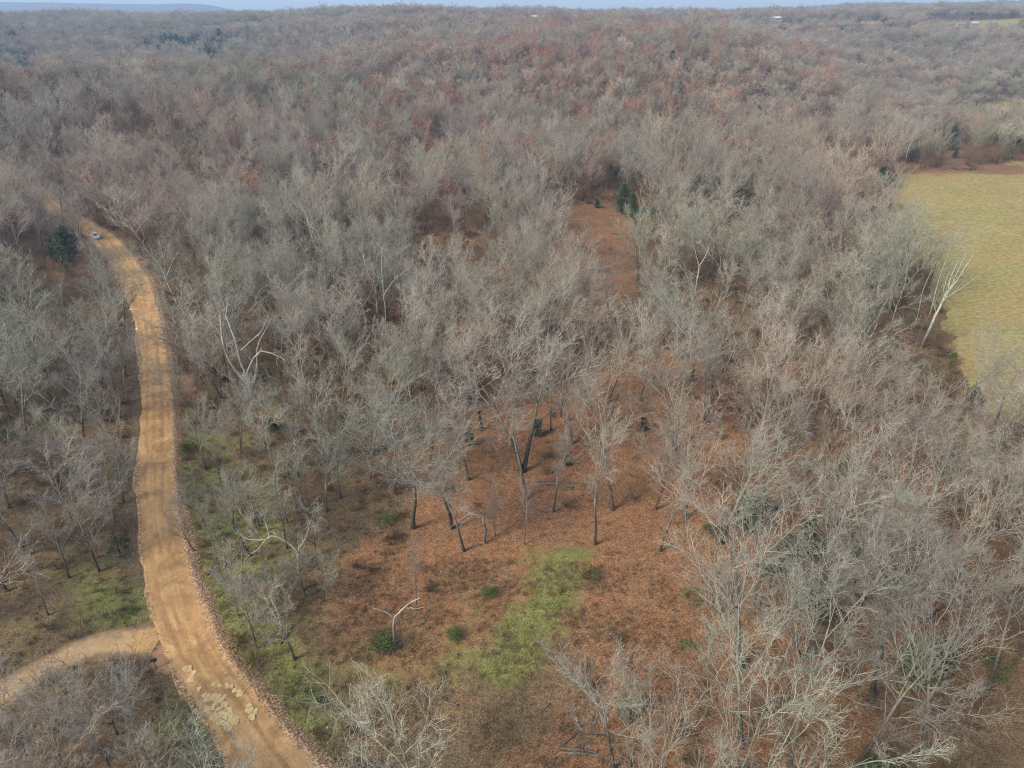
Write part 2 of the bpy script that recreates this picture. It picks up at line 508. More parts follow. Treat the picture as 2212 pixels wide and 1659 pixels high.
def road_material():
    m, nt, b = new_mat('dirt_road_surface', 0.92, 0.15)
    pos = geo_pos(nt)
    uv = nd(nt, 'ShaderNodeUVMap', uv_map='UVMap')
    sp = nd(nt, 'ShaderNodeSeparateXYZ')
    nt.links.new(uv.outputs[0], sp.inputs[0])        # x: across in metres from the centre line, y: along in metres
    a1 = nd(nt, 'ShaderNodeAttribute', attribute_name='edge')       # R: 1 inside the driven way, G: drive, B: rock
    s1 = nd(nt, 'ShaderNodeSeparateColor')
    nt.links.new(a1.outputs[0], s1.inputs[0])
    mp = nd(nt, 'ShaderNodeMapping')
    mp.inputs['Scale'].default_value = (1.5, 0.06, 1)
    nt.links.new(uv.outputs[0], mp.inputs[0])
    streak = noise(nt, mp.outputs[0], 1.0, 4, 0.6)
    big = noise(nt, pos, 0.28, 4, 0.6, 0.5)
    mid = noise(nt, pos, 1.3, 4, 0.65)
    fine = noise(nt, pos, 11.0, 3, 0.75)
    base = mixc(nt, ramp(nt, big.outputs[0], [(0.3, 0.0), (0.7, 1.0)]), (0.40, 0.215, 0.080), (0.57, 0.335, 0.140))
    base = mixc(nt, ramp(nt, streak.outputs[0], [(0.45, 0.0), (0.70, 0.6)]), base, (0.60, 0.375, 0.18))
    base = mixc(nt, ramp(nt, streak.outputs[0], [(0.30, 0.6), (0.47, 0.0)]), base, (0.29, 0.155, 0.06))
    base = mixc(nt, ramp(nt, noise(nt, pos, 0.16, 5, 0.7, 1.2).outputs[0], [(0.48, 0.0), (0.60, 0.75)]), base, (0.30, 0.172, 0.075))
    base = mixc(nt, 1.0, base, ramp(nt, fine.outputs[0], [(0.3, 0.86), (0.7, 1.12)]), 'MULTIPLY')
    wob = math_(nt, 'MULTIPLY', math_(nt, 'SUBTRACT', noise(nt, pos, 0.11, 2).outputs[0], 0.5), 2.2)
    ax = math_(nt, 'ADD', sp.outputs[0], wob)
    for c_, w_, k_ in ((-1.25, 0.42, 0.55), (1.05, 0.40, 0.6), (0.0, 0.30, 0.3)):
        d_ = math_(nt, 'DIVIDE', math_(nt, 'ABSOLUTE', math_(nt, 'SUBTRACT', ax, c_)), w_)
        f_ = math_(nt, 'MULTIPLY', ramp(nt, d_, [(0.35, 1.0), (1.0, 0.0)]), ramp(nt, noise(nt, pos, 0.35, 4, 0.65).outputs[0], [(0.36, 0.0), (0.60, k_)]))
        base = mixc(nt, f_, base, (0.27, 0.150, 0.062))
    rough_b = noise(nt, pos, 2.4, 4, 0.7)
    base = mixc(nt, 1.0, base, ramp(nt, rough_b.outputs[0], [(0.3, 0.84), (0.7, 1.12)]), 'MULTIPLY')
    # loose stones and leaves thrown to the shoulders
    vo = nd(nt, 'ShaderNodeTexVoronoi')
    vo.inputs['Scale'].default_value = 6.5
    nt.links.new(pos, vo.inputs['Vector'])
    sv = nd(nt, 'ShaderNodeSeparateColor')
    nt.links.new(vo.outputs['Color'], sv.inputs[0])
    gv = math_(nt, 'ADD', math_(nt, 'MULTIPLY', sv.outputs[0], 0.7), math_(nt, 'MULTIPLY', mid.outputs[0], 0.4))
    grav = ramp(nt, gv, [(0.15, (0.10, 0.062, 0.033)), (0.42, (0.23, 0.138, 0.070)), (0.66, (0.36, 0.220, 0.115)), (0.95, (0.58, 0.42, 0.27))])
    e = math_(nt, 'ADD', s1.outputs[0], math_(nt, 'MULTIPLY', math_(nt, 'SUBTRACT', mid.outputs[0], 0.5), 1.7))
    col = mixc(nt, ramp(nt, e, [(0.25, 0.0), (0.85, 1.0)]), grav, base)
    nt.links.new(col, b.inputs['Base Color'])
    bp = nd(nt, 'ShaderNodeBump')
    bp.inputs['Strength'].default_value = 0.6
    bp.inputs['Distance'].default_value = 0.06
    nt.links.new(math_(nt, 'ADD', math_(nt, 'MULTIPLY', sv.outputs[1], 0.5), mid.outputs[0]), bp.inputs['Height'])
    nt.links.new(bp.outputs[0], b.inputs['Normal'])
    return m
M['road'] = road_material()

def simple_mat(name, c, rough=0.7, spec=0.3, var=0.25, scale=3.0, metal=0.0):
    m, nt, b = new_mat(name, rough, spec)
    tc = nd(nt, 'ShaderNodeTexCoord')
    n = noise(nt, tc.outputs['Object'], scale, 4, 0.65)
    lo = tuple(k * (1 - var) for k in c)
    hi = tuple(min(0.9, k * (1 + var)) for k in c)
    nt.links.new(ramp(nt, n.outputs[0], [(0.3, lo), (0.7, hi)]), b.inputs['Base Color'])
    b.inputs['Metallic'].default_value = metal
    return m
M['rock'] = simple_mat('pale_sandstone', (0.58, 0.405, 0.195), 0.85, 0.2, 0.22, 2.0)
M['rock_white'] = simple_mat('white_limestone', (0.66, 0.60, 0.48), 0.85, 0.2, 0.18, 2.0)
M['chips'] = simple_mat('loose_gravel', (0.33, 0.20, 0.105), 0.9, 0.2, 0.35, 0.9)
M['carpaint'] = simple_mat('silver_car_paint', (0.60, 0.63, 0.66), 0.3, 0.5, 0.03, 1.0)
M['glass'] = simple_mat('dark_glass', (0.03, 0.04, 0.05), 0.08, 0.6, 0.1, 1.0)
M['rubber'] = simple_mat('black_rubber', (0.02, 0.02, 0.02), 0.8, 0.2, 0.2, 5.0)
M['black_metal'] = simple_mat('black_painted_steel', (0.018, 0.020, 0.024), 0.35, 0.5, 0.3, 5.0)
M['postwood'] = simple_mat('weathered_post', (0.20, 0.155, 0.11), 0.85, 0.2, 0.3, 6.0)
M['lamp'] = simple_mat('headlamp_lens', (0.75, 0.77, 0.78), 0.1, 0.6, 0.02, 1.0)
M['siding'] = simple_mat('white_siding', (0.50, 0.48, 0.45), 0.7, 0.3, 0.06, 0.6)
M['roof_pale'] = simple_mat('pale_metal_roof', (0.60, 0.59, 0.55), 0.5, 0.4, 0.06, 0.4)
M['roof_pink'] = simple_mat('pinkish_roof', (0.74, 0.52, 0.45), 0.7, 0.3, 0.08, 0.4)
M['pole'] = simple_mat('whitewashed_pole', (0.62, 0.62, 0.60), 0.7, 0.3, 0.1, 1.0)

# ------------------------------------------------------------------ the ground sheet
def axis(lo, hi, step, far_lo, far_hi, g=1.07):
    core = np.arange(lo, hi + step * 0.5, step)
    a, s, right = core[-1], step, []
    while a < far_hi:
        s *= g
        a += s
        right.append(a)
    a, s, left = core[0], step, []
    while a > far_lo:
        s *= g
        a -= s
        left.append(a)
    return np.array(left[::-1] + list(core) + right)
gx = axis(-105, 125, 0.62, -9000, 9000, 1.06)
gy = axis(8, 230, 0.66, -400, 9000, 1.05)
GX, GY = np.meshgrid(gx, gy)
GZ = terrain(GX, GY)
nx, ny = len(gx), len(gy)
fx, fy = GX.ravel(), GY.ravel()
du, dv = PX(fx, fy, 0.0)

droad, wroad = dist_line(fx, fy, ROAD)
ddrv, wdrv = dist_line(fx, fy, DRIVE)
# gentle bank beside the road, and the whole way kept just below the road sheet
bed = np.minimum(np.maximum(droad - wroad - 1.9, 0), np.maximum(ddrv - wdrv - 0.6, 0))
fz = GZ.ravel()
ROADZ = 0.0
def road_z(x, y):
    return terrain(x, y) * 1.0

mask_near = (fy > 5)
farw = sstep(360, 520, np.hypot(fx, fy))
jx = (vnoise(fx, fy, 6, 41) - 0.5)
jy = (vnoise(fx, fy, 6, 42) - 0.5)
ju, jv = du + jx * 55, dv + jy * 55

lit = 0.18 + 0.95 * blob(ju, jv, 1200, 960, 330, 260) + 0.7 * blob(ju, jv, 1500, 1350, 260, 330) + 0.55 * blob(ju, jv, 1650, 1050, 260, 220) \
    + 0.8 * blob(ju, jv, 880, 1220, 160, 90) + 0.65 * blob(ju, jv, 1290, 520, 90, 90) + 0.55 * blob(ju, jv, 1000, 640, 160, 120) \
    + 0.75 * blob(ju, jv, 1290, 1640, 130, 90) + 0.55 * blob(ju, jv, 1900, 1250, 330, 400) + 0.35 * (vnoise(fx, fy, 14, 50) - 0.35)
lit += 0.45 * blob(ju, jv, 980, 1330, 130, 60) + 0.45 * sstep(760, 560, jv) * vnoise(fx, fy, 30, 51)
lit -= 0.5 * blob(ju, jv, 760, 1150, 110, 90)
lit += 0.5 * blob(ju, jv, 850, 1330, 170, 170) * (0.5 + vnoise(fx, fy, 7, 52))
lit = np.clip(lit, 0, 1)
grn = 1.25 * blob(ju, jv, 1195, 1280, 62, 62) + 1.0 * blob(ju, jv, 1135, 1390, 52, 75) + 1.15 * blob(ju, jv, 1110, 1455, 45, 55) + 0.3 * blob(ju, jv, 1000, 1450, 60, 40) \
    + 0.95 * blob(ju, jv, 425, 1100, 42, 130) + 1.0 * blob(ju, jv, 490, 1270, 55, 130) + 0.8 * blob(ju, jv, 560, 1400, 60, 90) + 0.9 * blob(ju, jv, 660, 1540, 60, 90) \
    + 0.9 * blob(ju, jv, 620, 830, 60, 40) + 0.75 * blob(ju, jv, 400, 960, 40, 60) + 0.6 * blob(ju, jv, 80, 900, 110, 60) \
    + 0.75 * blob(ju, jv, 240, 1290, 70, 60) + 0.75 * blob(ju, jv, 390, 1590, 60, 80) + 0.5 * blob(ju, jv, 1220, 1200, 120, 25) + 0.35 * blob(ju, jv, 820, 1500, 100, 100) + 0.35 * blob(ju, jv, 1080, 1600, 130, 60) + 0.30 * blob(ju, jv, 1000, 1350, 260, 200) \
    + 0.6 * blob(ju, jv, 2120, 860, 60, 50) + 0.5 * blob(ju, jv, 1000, 560, 80, 40) + 0.4 * blob(ju, jv, 1230, 490, 30, 40)
grn = grn * (0.15 + 1.55 * vnoise(fx, fy, 3.2, 61, 4))
grn += 0.58 * blob(ju, jv, 540, 1250, 170, 420) + 0.35 * blob(ju, jv, 120, 1250, 260, 300) + 0.25 * (vnoise(fx, fy, 9, 60) - 0.5)
grn = np.clip(grn, 0, 1)
rim = 0
soilw = 0.9 * blob(du, dv, 352, 1425, 34, 36) + 0.7 * blob(du, dv, 395, 1480, 22, 40) + 0.95 * blob(ju, jv, 400, 820, 18, 25) + 1.0 * blob(ju, jv, 425, 858, 22, 26) + 0.7 * blob(ju, jv, 300, 560, 20, 22)
fld = inpoly(ju, jv, FIELD) * 1.0
lit = np.clip(lit + 1.2 * blob(du, dv, 2080, 372, 260, 26), 0, 1)
fld = fld * (1 - 0.75 * blob(du, dv, 2080, 368, 300, 24) * (0.6 + 0.8 * vnoise(fx, fy, 8, 66)))
fld = np.maximum(fld, inpoly(ju, jv, FIELD2) * (np.hypot(fx, fy) < 900))
PASTURES = [(1418, 1000, 60, 330), (1825, 1160, 85, 200), (2095, 1190, 105, 200), (1150, 1120, 16, 150), (1560, 1020, 16, 130), (1885, 1120, 14, 180), (475, 800, 18, 110), (549, 1240, 12, 120)]
for cu, cd_, hw, dep in PASTURES:
    fld = np.maximum(fld, (np.abs(du - cu) < hw) & (np.hypot(fx, fy) > cd_ - 10) & (np.hypot(fx, fy) < cd_ + dep))
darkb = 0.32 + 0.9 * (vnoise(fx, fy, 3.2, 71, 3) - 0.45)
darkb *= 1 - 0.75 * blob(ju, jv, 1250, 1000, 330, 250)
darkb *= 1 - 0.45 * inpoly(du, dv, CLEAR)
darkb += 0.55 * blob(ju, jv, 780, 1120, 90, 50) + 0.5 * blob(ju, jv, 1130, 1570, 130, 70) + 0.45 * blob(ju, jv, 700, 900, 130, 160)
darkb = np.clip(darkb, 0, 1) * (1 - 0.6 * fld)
farw = farw * (1 - fld)

keep = None
V = np.stack([fx, fy, fz], 1)
# sink the sheet under the road and the drive so that the road surface lies clear of it
inside = np.maximum(sstep(0.9, 0.0, droad - wroad - 1.5), sstep(0.5, 0.0, ddrv - wdrv - 0.2))
V[:, 2] -= 0.10 * inside * (np.hypot(fx, fy) < 420)
ii, jj = np.meshgrid(np.arange(nx - 1), np.arange(ny - 1))
a = (jj * nx + ii).ravel()
Q = np.stack([a, a + 1, a + nx + 1, a + nx], 1)
me = mesh_from('ground', V, Q, M['ground'])
for nm, ch in (('cover', (lit, grn, soilw)), ('cover2', (fld, darkb, farw))):
    at = me.attributes.new(nm, 'FLOAT_COLOR', 'POINT')
    at.data.foreach_set('color', np.stack([np.clip(ch[0], 0, 1), np.clip(ch[1], 0, 1), np.clip(ch[2], 0, 1), np.ones(len(fx))], 1).astype(np.float32).ravel())
g = link(bpy.data.objects.new('ground', me))
tag(g, kind='structure')

# pasture strips on the far ridge, lying on the land
m_strip = simple_mat('winter_pasture', (0.42, 0.37, 0.20), 0.95, 0.1, 0.2, 0.05)

# ------------------------------------------------------------------ road sheets
def ribbon(name, L, mat, half_extra, drop, nc, edge_noise, zoff, rut=True, seed=0):
    L = np.asarray(L)
    # resample about every 0.8 m near, keep far
    seg = np.hypot(np.diff(L[:, 0]), np.diff(L[:, 1]))
    s = np.concatenate([[0], np.cumsum(seg)])
    ss = np.arange(0, s[-1], 0.55)
    X = np.interp(ss, s, L[:, 0])
    Y = np.interp(ss, s, L[:, 1])
    W = np.interp(ss, s, L[:, 2])
    tx, ty = np.gradient(X), np.gradient(Y)
    n = np.hypot(tx, ty)
    tx, ty = tx / n, ty / n
    rx, ry = ty, -tx                       # to the right of travel (away from the camera)
    u = np.linspace(-1, 1, nc)
    exl, exr = half_extra
    wl = W + exl + (vnoise(ss, ss * 0 + seed, 7.0, 80 + seed, 4) - 0.5) * edge_noise
    wr = W + exr + (vnoise(ss, ss * 0 + seed, 7.0, 90 + seed, 4) - 0.5) * edge_noise
    off = np.where(u[None, :] < 0, u[None, :] * wl[:, None], u[None, :] * wr[:, None])
    VX = X[:, None] + rx[:, None] * off
    VY = Y[:, None] + ry[:, None] * off
    VZ = terrain(VX, VY) + zoff
    q = np.abs(off) / W[:, None]
    VZ = VZ + 0.06 * np.clip(1 - q ** 2, 0, 1)
    if rut:
        for c in (-1.25, -0.15, 1.15):
            wob = (vnoise(ss, ss * 0, 9, 33) - 0.5)[:, None] * 0.5
            VZ = VZ - 0.035 * np.exp(-((off - c - wob) / 0.38) ** 2)
        ridge = np.exp(-((off - (W[:, None] + 0.35)) / 0.35) ** 2)
        VZ = VZ + 0.16 * ridge * (0.4 + vnoise(VX, VY, 1.2, 95))
    VZ = VZ + 0.05 * (vnoise(VX, VY, 1.0, 96) - 0.5)
    if not rut:
        VZ = VZ - (0.22 * sstep(2.2, 0.0, ss))[:, None]
    edge = np.clip(1.0 - (np.abs(off) - (W[:, None] - 0.55)) / 1.1, 0, 1)
    # the rim dips under the ground
    rim = np.maximum(sstep(0.86, 1.0, np.abs(u)), 0)[None, :]
    VZ = VZ - drop * rim
    ns, ncc = VX.shape
    V = np.stack([VX, VY, VZ], -1).reshape(-1, 3)
    ii, jj = np.meshgrid(np.arange(ncc - 1), np.arange(ns - 1))
    a = (jj * ncc + ii).ravel()
    Q = np.stack([a, a + 1, a + ncc + 1, a + ncc], 1)
    me = mesh_from(name, V, Q, mat)
    uvl = me.uv_layers.new(name='UVMap')
    UV = np.stack([off, np.repeat(ss[:, None], ncc, 1)], -1).reshape(-1, 2)
    uvl.data.foreach_set('uv', UV[Q.ravel()].astype(np.float32).ravel())
    at = me.attributes.new('edge', 'FLOAT_COLOR', 'POINT')
    e = edge.reshape(-1)
    mouth = np.repeat(sstep(9.0, 1.0, ss)[:, None], ncc, 1).reshape(-1)
    at.data.foreach_set('color', np.stack([e, mouth, e * 0, e * 0 + 1], 1).astype(np.float32).ravel())
    o = link(bpy.data.objects.new(name, me))
    tag(o, kind='structure')
    return o, (X, Y, W, rx, ry, ss)
road_o, RD = ribbon('dirt_road', ROAD, M['road'], (0.45, 1.5), 0.16, 41, 1.5, 0.03, True, 0)

def drive_material():
    m, nt, b = new_mat('driveway_surface', 0.93, 0.15)
    pos = geo_pos(nt)
    a1 = nd(nt, 'ShaderNodeAttribute', attribute_name='edge')
    s1 = nd(nt, 'ShaderNodeSeparateColor')
    nt.links.new(a1.outputs[0], s1.inputs[0])
    mid = noise(nt, pos, 1.1, 4, 0.65)
    fine = noise(nt, pos, 7.0, 3, 0.7)
    base = mixc(nt, mid.outputs[0], (0.29, 0.185, 0.095), (0.46, 0.315, 0.175))
    base = mixc(nt, 1.0, base, ramp(nt, fine.outputs[0], [(0.3, 0.8), (0.7, 1.15)]), 'MULTIPLY')
    base = mixc(nt, s1.outputs[1], base, mixc(nt, mid.outputs[0], (0.40, 0.225, 0.085), (0.56, 0.345, 0.145)))
    leaf = mixc(nt, fine.outputs[0], (0.13, 0.09, 0.05), (0.28, 0.19, 0.10))
    e = math_(nt, 'ADD', s1.outputs[0], math_(nt, 'MULTIPLY', math_(nt, 'SUBTRACT', mid.outputs[0], 0.5), 1.6))
    col = mixc(nt, ramp(nt, e, [(0.25, 0.0), (1.15, 1.0)]), leaf, base)
    nt.links.new(col, b.inputs['Base Color'])
    return m
M['drive'] = drive_material()
drive_o, DD = ribbon('driveway', DRIVE, M['drive'], (1.0, 1.0), 0.14, 21, 1.5, 0.012, False, 3)

# ------------------------------------------------------------------ tree growing
def norm(v):
    return v / (np.linalg.norm(v, axis=-1, keepdims=True) + 1e-9)

def poly_grow(P0, D0, L, r0, r1, S, jit, trop, rng):
    N = len(P0)
    P = np.empty((N, S + 1, 3))
    P[:, 0] = P0
    D = D0.copy()
    up = np.array([0, 0, 1.0])
    for s in range(S):
        D = norm(D + rng.normal(0, jit, (N, 3)) + up * trop)
        P[:, s + 1] = P[:, s] + D * (L / S)[:, None]
    t = np.linspace(0, 1, S + 1)[None, :]
    RAD = r0[:, None] * (1 - t) + r1[:, None] * t
    return P, RAD

def children(P, RAD, L, k, t0, t1, ang, dang, ratio, rr, rng, lendec=0.45, rmin=0.008, upbias=0.0):
    N, S1, _ = P.shape
    S = S1 - 1
    T = (np.arange(k)[None, :] + rng.random((N, k))) / k
    T = t0 + T * (t1 - t0)
    f = T * S
    i = np.minimum(f.astype(int), S - 1)
    w = (f - i)[..., None]
    n = np.arange(N)[:, None]
    base = P[n, i] * (1 - w) + P[n, i + 1] * w
    tan = norm(P[n, i + 1] - P[n, i])
    rad = RAD[n, i] * (1 - w[..., 0]) + RAD[n, i + 1] * w[..., 0]
    az = rng.random((N, 1)) * 6.283 + np.arange(k)[None, :] * 2.4 + rng.normal(0, 0.4, (N, k))
    ref = np.where(np.abs(tan[..., 2:3]) > 0.85, np.array([1.0, 0, 0]), np.array([0, 0, 1.0]))
    A = norm(np.cross(tan, ref))
    B = np.cross(tan, A)
    perp = A * np.cos(az)[..., None] + B * np.sin(az)[..., None]
    an = np.abs(rng.normal(ang, dang, (N, k)))[..., None]
    D = norm(np.cos(an) * tan + np.sin(an) * perp + np.array([0, 0, upbias]))
    ln = L[:, None] * ratio * (1 - lendec * (T - t0) / max(t1 - t0, 1e-3)) * rng.uniform(0.65, 1.3, (N, k))
    r0 = np.maximum(np.minimum(rad * rr, rad * 0.95), rmin)
    return base.reshape(-1, 3), D.reshape(-1, 3), ln.ravel(), r0.ravel()

def collect(parts):
    vs, qs, n = [], [], 0
    for V, Q in parts:
        vs.append(V)
        qs.append(Q + n)
        n += len(V)
    return np.vstack(vs), np.vstack(qs)

def bare_tree_arrays(seed, H=16.0, stems=1, fork=0.55, nl=9, n2=7, n3=6, n4=5, spread=0.62, twig_r=0.0115, tw=1.0, limb_len=0.42,
                     trunk_r=0.20, start=0.38, lean=0.04, trop=0.085, dense=1.0, sides=(7, 6, 4, 3, 3), gaps=0.0, droop=0.0):
    """returns (trunk V, Q), (crown V, Q)"""
    rng = np.random.default_rng(seed)
    trunk, crown = [], []
    # trunk, ending in the leader
    P0 = np.zeros((stems, 3))
    D0 = norm(np.stack([rng.normal(0, 0.09 if stems == 1 else 0.15, stems), rng.normal(0, 0.09 if stems == 1 else 0.15, stems), np.ones(stems)], 1))
    hl = H * rng.uniform(0.86, 1.0, stems)
    P, RD_ = poly_grow(P0, D0, hl, np.full(stems, trunk_r), np.full(stems, 0.02), 12, 0.045, 0.03, rng)
    t = np.linspace(0, 1, 13)
    RD_ = trunk_r * np.power(1 - t * 0.97, 0.85)[None, :] * np.ones((stems, 1)) / (1 + 0.12 * (stems - 1))
    RD_[:, 0] *= 1.5
    P[:, 0, 2] -= 0.3
    trunk.append(tubes(P, RD_, sides[0]))
    # main limbs
    B, D, L, r0 = children(P, RD_, hl, nl, start, 0.97, spread, 0.16, limb_len, 0.56, rng, 0.45, 0.035, 0.05)
    L *= rng.uniform(0.75, 1.2, len(L))
    P1, R1 = poly_grow(B, D, L, r0, r0 * 0.30, 8, 0.11, trop, rng)
    trunk.append(tubes(P1, R1, sides[1]))
    # some dead gaps
    B, D, L2, r0 = children(P1, R1, L, n2, 0.22, 1.0, 0.52, 0.16, 0.50, 0.66, rng, 0.35, 0.022, 0.08)
    if gaps:
        k = rng.random(len(L2)) > gaps
        B, D, L2, r0 = B[k], D[k], L2[k], r0[k]
    P2, R2 = poly_grow(B, D, L2, r0, r0 * 0.35, 5, 0.15, trop * 0.7 - droop, rng)
    crown.append(tubes(P2, R2, sides[2]))
    B, D, L3, r0 = children(P2, R2, L2, n3, 0.15, 1.0, 0.55, 0.20, 0.52, 0.62, rng, 0.3, twig_r * 1.3, 0.05)
    P3, R3 = poly_grow(B, D, L3, r0, r0 * 0.5, 3, 0.17, trop * 0.5 - droop, rng)
    crown.append(tubes(P3, R3, sides[3]))
    if n4:
        B, D, L4, r0 = children(P3, R3, L3, n4, 0.15, 1.0, 0.62, 0.22, 0.62, 0.65, rng, 0.25, twig_r, 0.03)
        L4 = np.clip(L4 * tw, 0.18, 1.1)
        P4, R4 = poly_grow(B, D, L4, np.full(len(L4), twig_r), np.full(len(L4), twig_r * 0.35), 2, 0.16, 0.03, rng)
        crown.append(tubes(P4, R4, sides[4]))
        tips = P4[:, -1]
    else:
        tips = P3[:, -1]
    return collect(trunk), collect(crown), tips

def leaves_at(pts, size, rng, keep=1.0):
    if keep < 1:
        pts = pts[rng.random(len(pts)) < keep]
    N = len(pts)
    pts = pts + rng.normal(0, size * 1.2, (N, 3))
    A = norm(rng.normal(0, 1, (N, 3))) * size * 0.5
    B = norm(np.cross(A, rng.normal(0, 1, (N, 3)))) * size * 0.32
    V = np.stack([pts - A, pts + B, pts + A, pts - B], 1).reshape(-1, 3)
    Q = np.arange(N * 4).reshape(-1, 4)
    return V, Q

def kind_mesh(name, tc, mats):
    """one mesh holding trunk and crown with two material slots"""
    (tv, tq), (cv, cq) = tc[0], tc[1]
    V = [tv, cv]
    Q = [tq, cq + len(tv)]
    mi = [np.zeros(len(tq)), np.ones(len(cq))]
    if len(tc) > 2 and tc[2] is not None:
        lv, lq = tc[2]
        Q.append(lq + len(tv) + len(cv))
        V.append(lv)
        mi.append(np.full(len(lq), 2))
    return mesh_from(name, np.vstack(V), np.vstack(Q), mats, matidx=np.concatenate(mi))

# near kinds: (trunk mesh, crown mesh, height, short look)
NEAR = []
specs = [
    dict(seed=101, H=17, nl=10, spread=0.78, trunk_r=0.22, start=0.34, limb_len=0.56, look='broad-crowned'),
    dict(seed=102, H=18, nl=9, spread=0.62, trunk_r=0.21, start=0.40, limb_len=0.50, look='tall'),
    dict(seed=103, H=16, nl=8, stems=2, spread=0.68, trunk_r=0.20, start=0.34, limb_len=0.50, n2=6, look='twin-stemmed'),
    dict(seed=104, H=15, nl=11, spread=0.90, trunk_r=0.20, start=0.30, limb_len=0.58, look='spreading'),
    dict(seed=105, H=17, nl=9, spread=0.56, trunk_r=0.17, start=0.42, limb_len=0.44, look='slender'),
    dict(seed=106, H=14, nl=10, spread=0.74, trunk_r=0.16, start=0.32, limb_len=0.52, look='small'),
    dict(seed=107, H=18, nl=10, spread=0.86, trunk_r=0.27, start=0.32, limb_len=0.58, look='stout'),
    dict(seed=108, H=16, nl=6, stems=3, spread=0.66, trunk_r=0.16, start=0.36, limb_len=0.50, n2=6, n3=6, look='three-stemmed'),
    dict(seed=109, H=19, nl=9, spread=0.56, trunk_r=0.19, start=0.46, limb_len=0.44, look='high-crowned'),
    dict(seed=110, H=13, nl=11, spread=0.90, trunk_r=0.16, start=0.26, limb_len=0.58, droop=0.02, look='low spreading'),
]
for s in specs:
    look = s.pop('look')
    t, c, tips = bare_tree_arrays(**s)
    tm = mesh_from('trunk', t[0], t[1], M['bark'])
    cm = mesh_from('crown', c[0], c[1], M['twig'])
    NEAR.append((tm, cm, s['H'], look))
print('near crown faces', [len(k[1].polygons) for k in NEAR])

# the same kinds as joined meshes for the mass of the wood, plus coarser ones for far away
MASS = []
for i, (tm, cm, H, look) in enumerate(NEAR[:8]):
    def arr(me_):
        v = np.empty(len(me_.vertices) * 3, np.float32)
        me_.vertices.foreach_get('co', v)
        q = np.empty(len(me_.loops), np.int32)
        me_.loops.foreach_get('vertex_index', q)
        return v.reshape(-1, 3), q.reshape(-1, 4)
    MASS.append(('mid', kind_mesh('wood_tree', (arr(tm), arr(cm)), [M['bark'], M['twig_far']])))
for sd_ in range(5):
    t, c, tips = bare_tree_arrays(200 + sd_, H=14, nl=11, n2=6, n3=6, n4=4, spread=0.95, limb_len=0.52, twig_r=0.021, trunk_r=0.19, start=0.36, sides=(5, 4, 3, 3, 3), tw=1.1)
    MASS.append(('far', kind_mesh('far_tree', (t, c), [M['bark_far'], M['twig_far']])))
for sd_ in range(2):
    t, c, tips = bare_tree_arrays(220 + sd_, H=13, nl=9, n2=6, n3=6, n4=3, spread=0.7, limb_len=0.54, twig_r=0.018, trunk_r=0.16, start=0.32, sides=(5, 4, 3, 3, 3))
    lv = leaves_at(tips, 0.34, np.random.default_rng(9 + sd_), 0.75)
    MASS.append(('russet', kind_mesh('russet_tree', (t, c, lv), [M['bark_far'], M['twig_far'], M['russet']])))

def cedar_arrays(seed, H=9.0, W=2.2, n=80, leafs=46, size=0.26, ragged=0.6):
    rng = np.random.default_rng(seed)
    P, Rr = poly_grow(np.zeros((1, 3)), np.array([[0, 0, 1.0]]), np.array([H * 0.96]), np.array([0.16]), np.array([0.015]), 8, 0.02, 0.02, rng)
    trunk = [tubes(P, Rr, 6)]
    T = np.sort(rng.random(n) ** 1.15) * 0.95 + 0.04
    az = np.arange(n) * 2.4 + rng.normal(0, 0.5, n)
    prof = W * np.power(1 - T, 0.72) * (0.55 + 0.45 * np.minimum(1, T * 6)) * rng.uniform(1 - ragged, 1.15, n)
    base = np.stack([np.interp(T * 8, np.arange(9), P[0, :, k]) for k in range(3)], 1)
    D = norm(np.stack([np.cos(az), np.sin(az), rng.uniform(0.05, 0.75, n)], 1))
    Pb, Rb = poly_grow(base, D, prof, np.full(n, 0.035), np.full(n, 0.008), 4, 0.12, 0.06, rng)
    trunk.append(tubes(Pb, Rb, 3))
    t = rng.random((n, leafs)) ** 0.7
    f = t * 4
    i = np.minimum(f.astype(int), 3)
    w = (f - i)[..., None]
    nn = np.arange(n)[:, None]
    pos = Pb[nn, i] * (1 - w) + Pb[nn, i + 1] * w
    pos = pos + rng.normal(0, 1, pos.shape) * (0.10 + 0.11 * prof[:, None, None])
    pos = pos.reshape(-1, 3)
    N = len(pos)
    out = norm(pos * np.array([1, 1, 0]) + 1e-6)
    A = norm(out * 0.7 + rng.normal(0, 0.6, (N, 3)) + np.array([0, 0, 0.7])) * size * rng.uniform(0.6, 1.3, (N, 1))
    B = norm(np.cross(A, rng.normal(0, 1, (N, 3)))) * size * 0.34
    V = np.stack([pos - B, pos + A * 0.5 - B * 0.6, pos + A, pos + B], 1).reshape(-1, 3)
    return collect(trunk), (V, np.arange(N * 4).reshape(-1, 4))
CEDAR = []
for i, (H, W, n) in enumerate([(9, 2.9, 75), (7, 3.2, 70), (10.5, 3.7, 95), (3.2, 1.4, 34)]):
    t, c = cedar_arrays(300 + i, H, W, n, 72, 0.36 if H > 5 else 0.20)
    CEDAR.append((mesh_from('trunk', t[0], t[1], M['bark']), mesh_from('crown', c[0], c[1], M['cedar'], smooth=False), H,
                  mesh_from('crown', c[0], c[1], M['cedar_young'], smooth=False)))
for i in (1, 2):
    t, c = cedar_arrays(320 + i, 10, 3.8, 50, 40, 0.62)
    MASS.append(('cedar', kind_mesh('far_cedar', (t, c), [M['bark_far'], M['cedar']])))

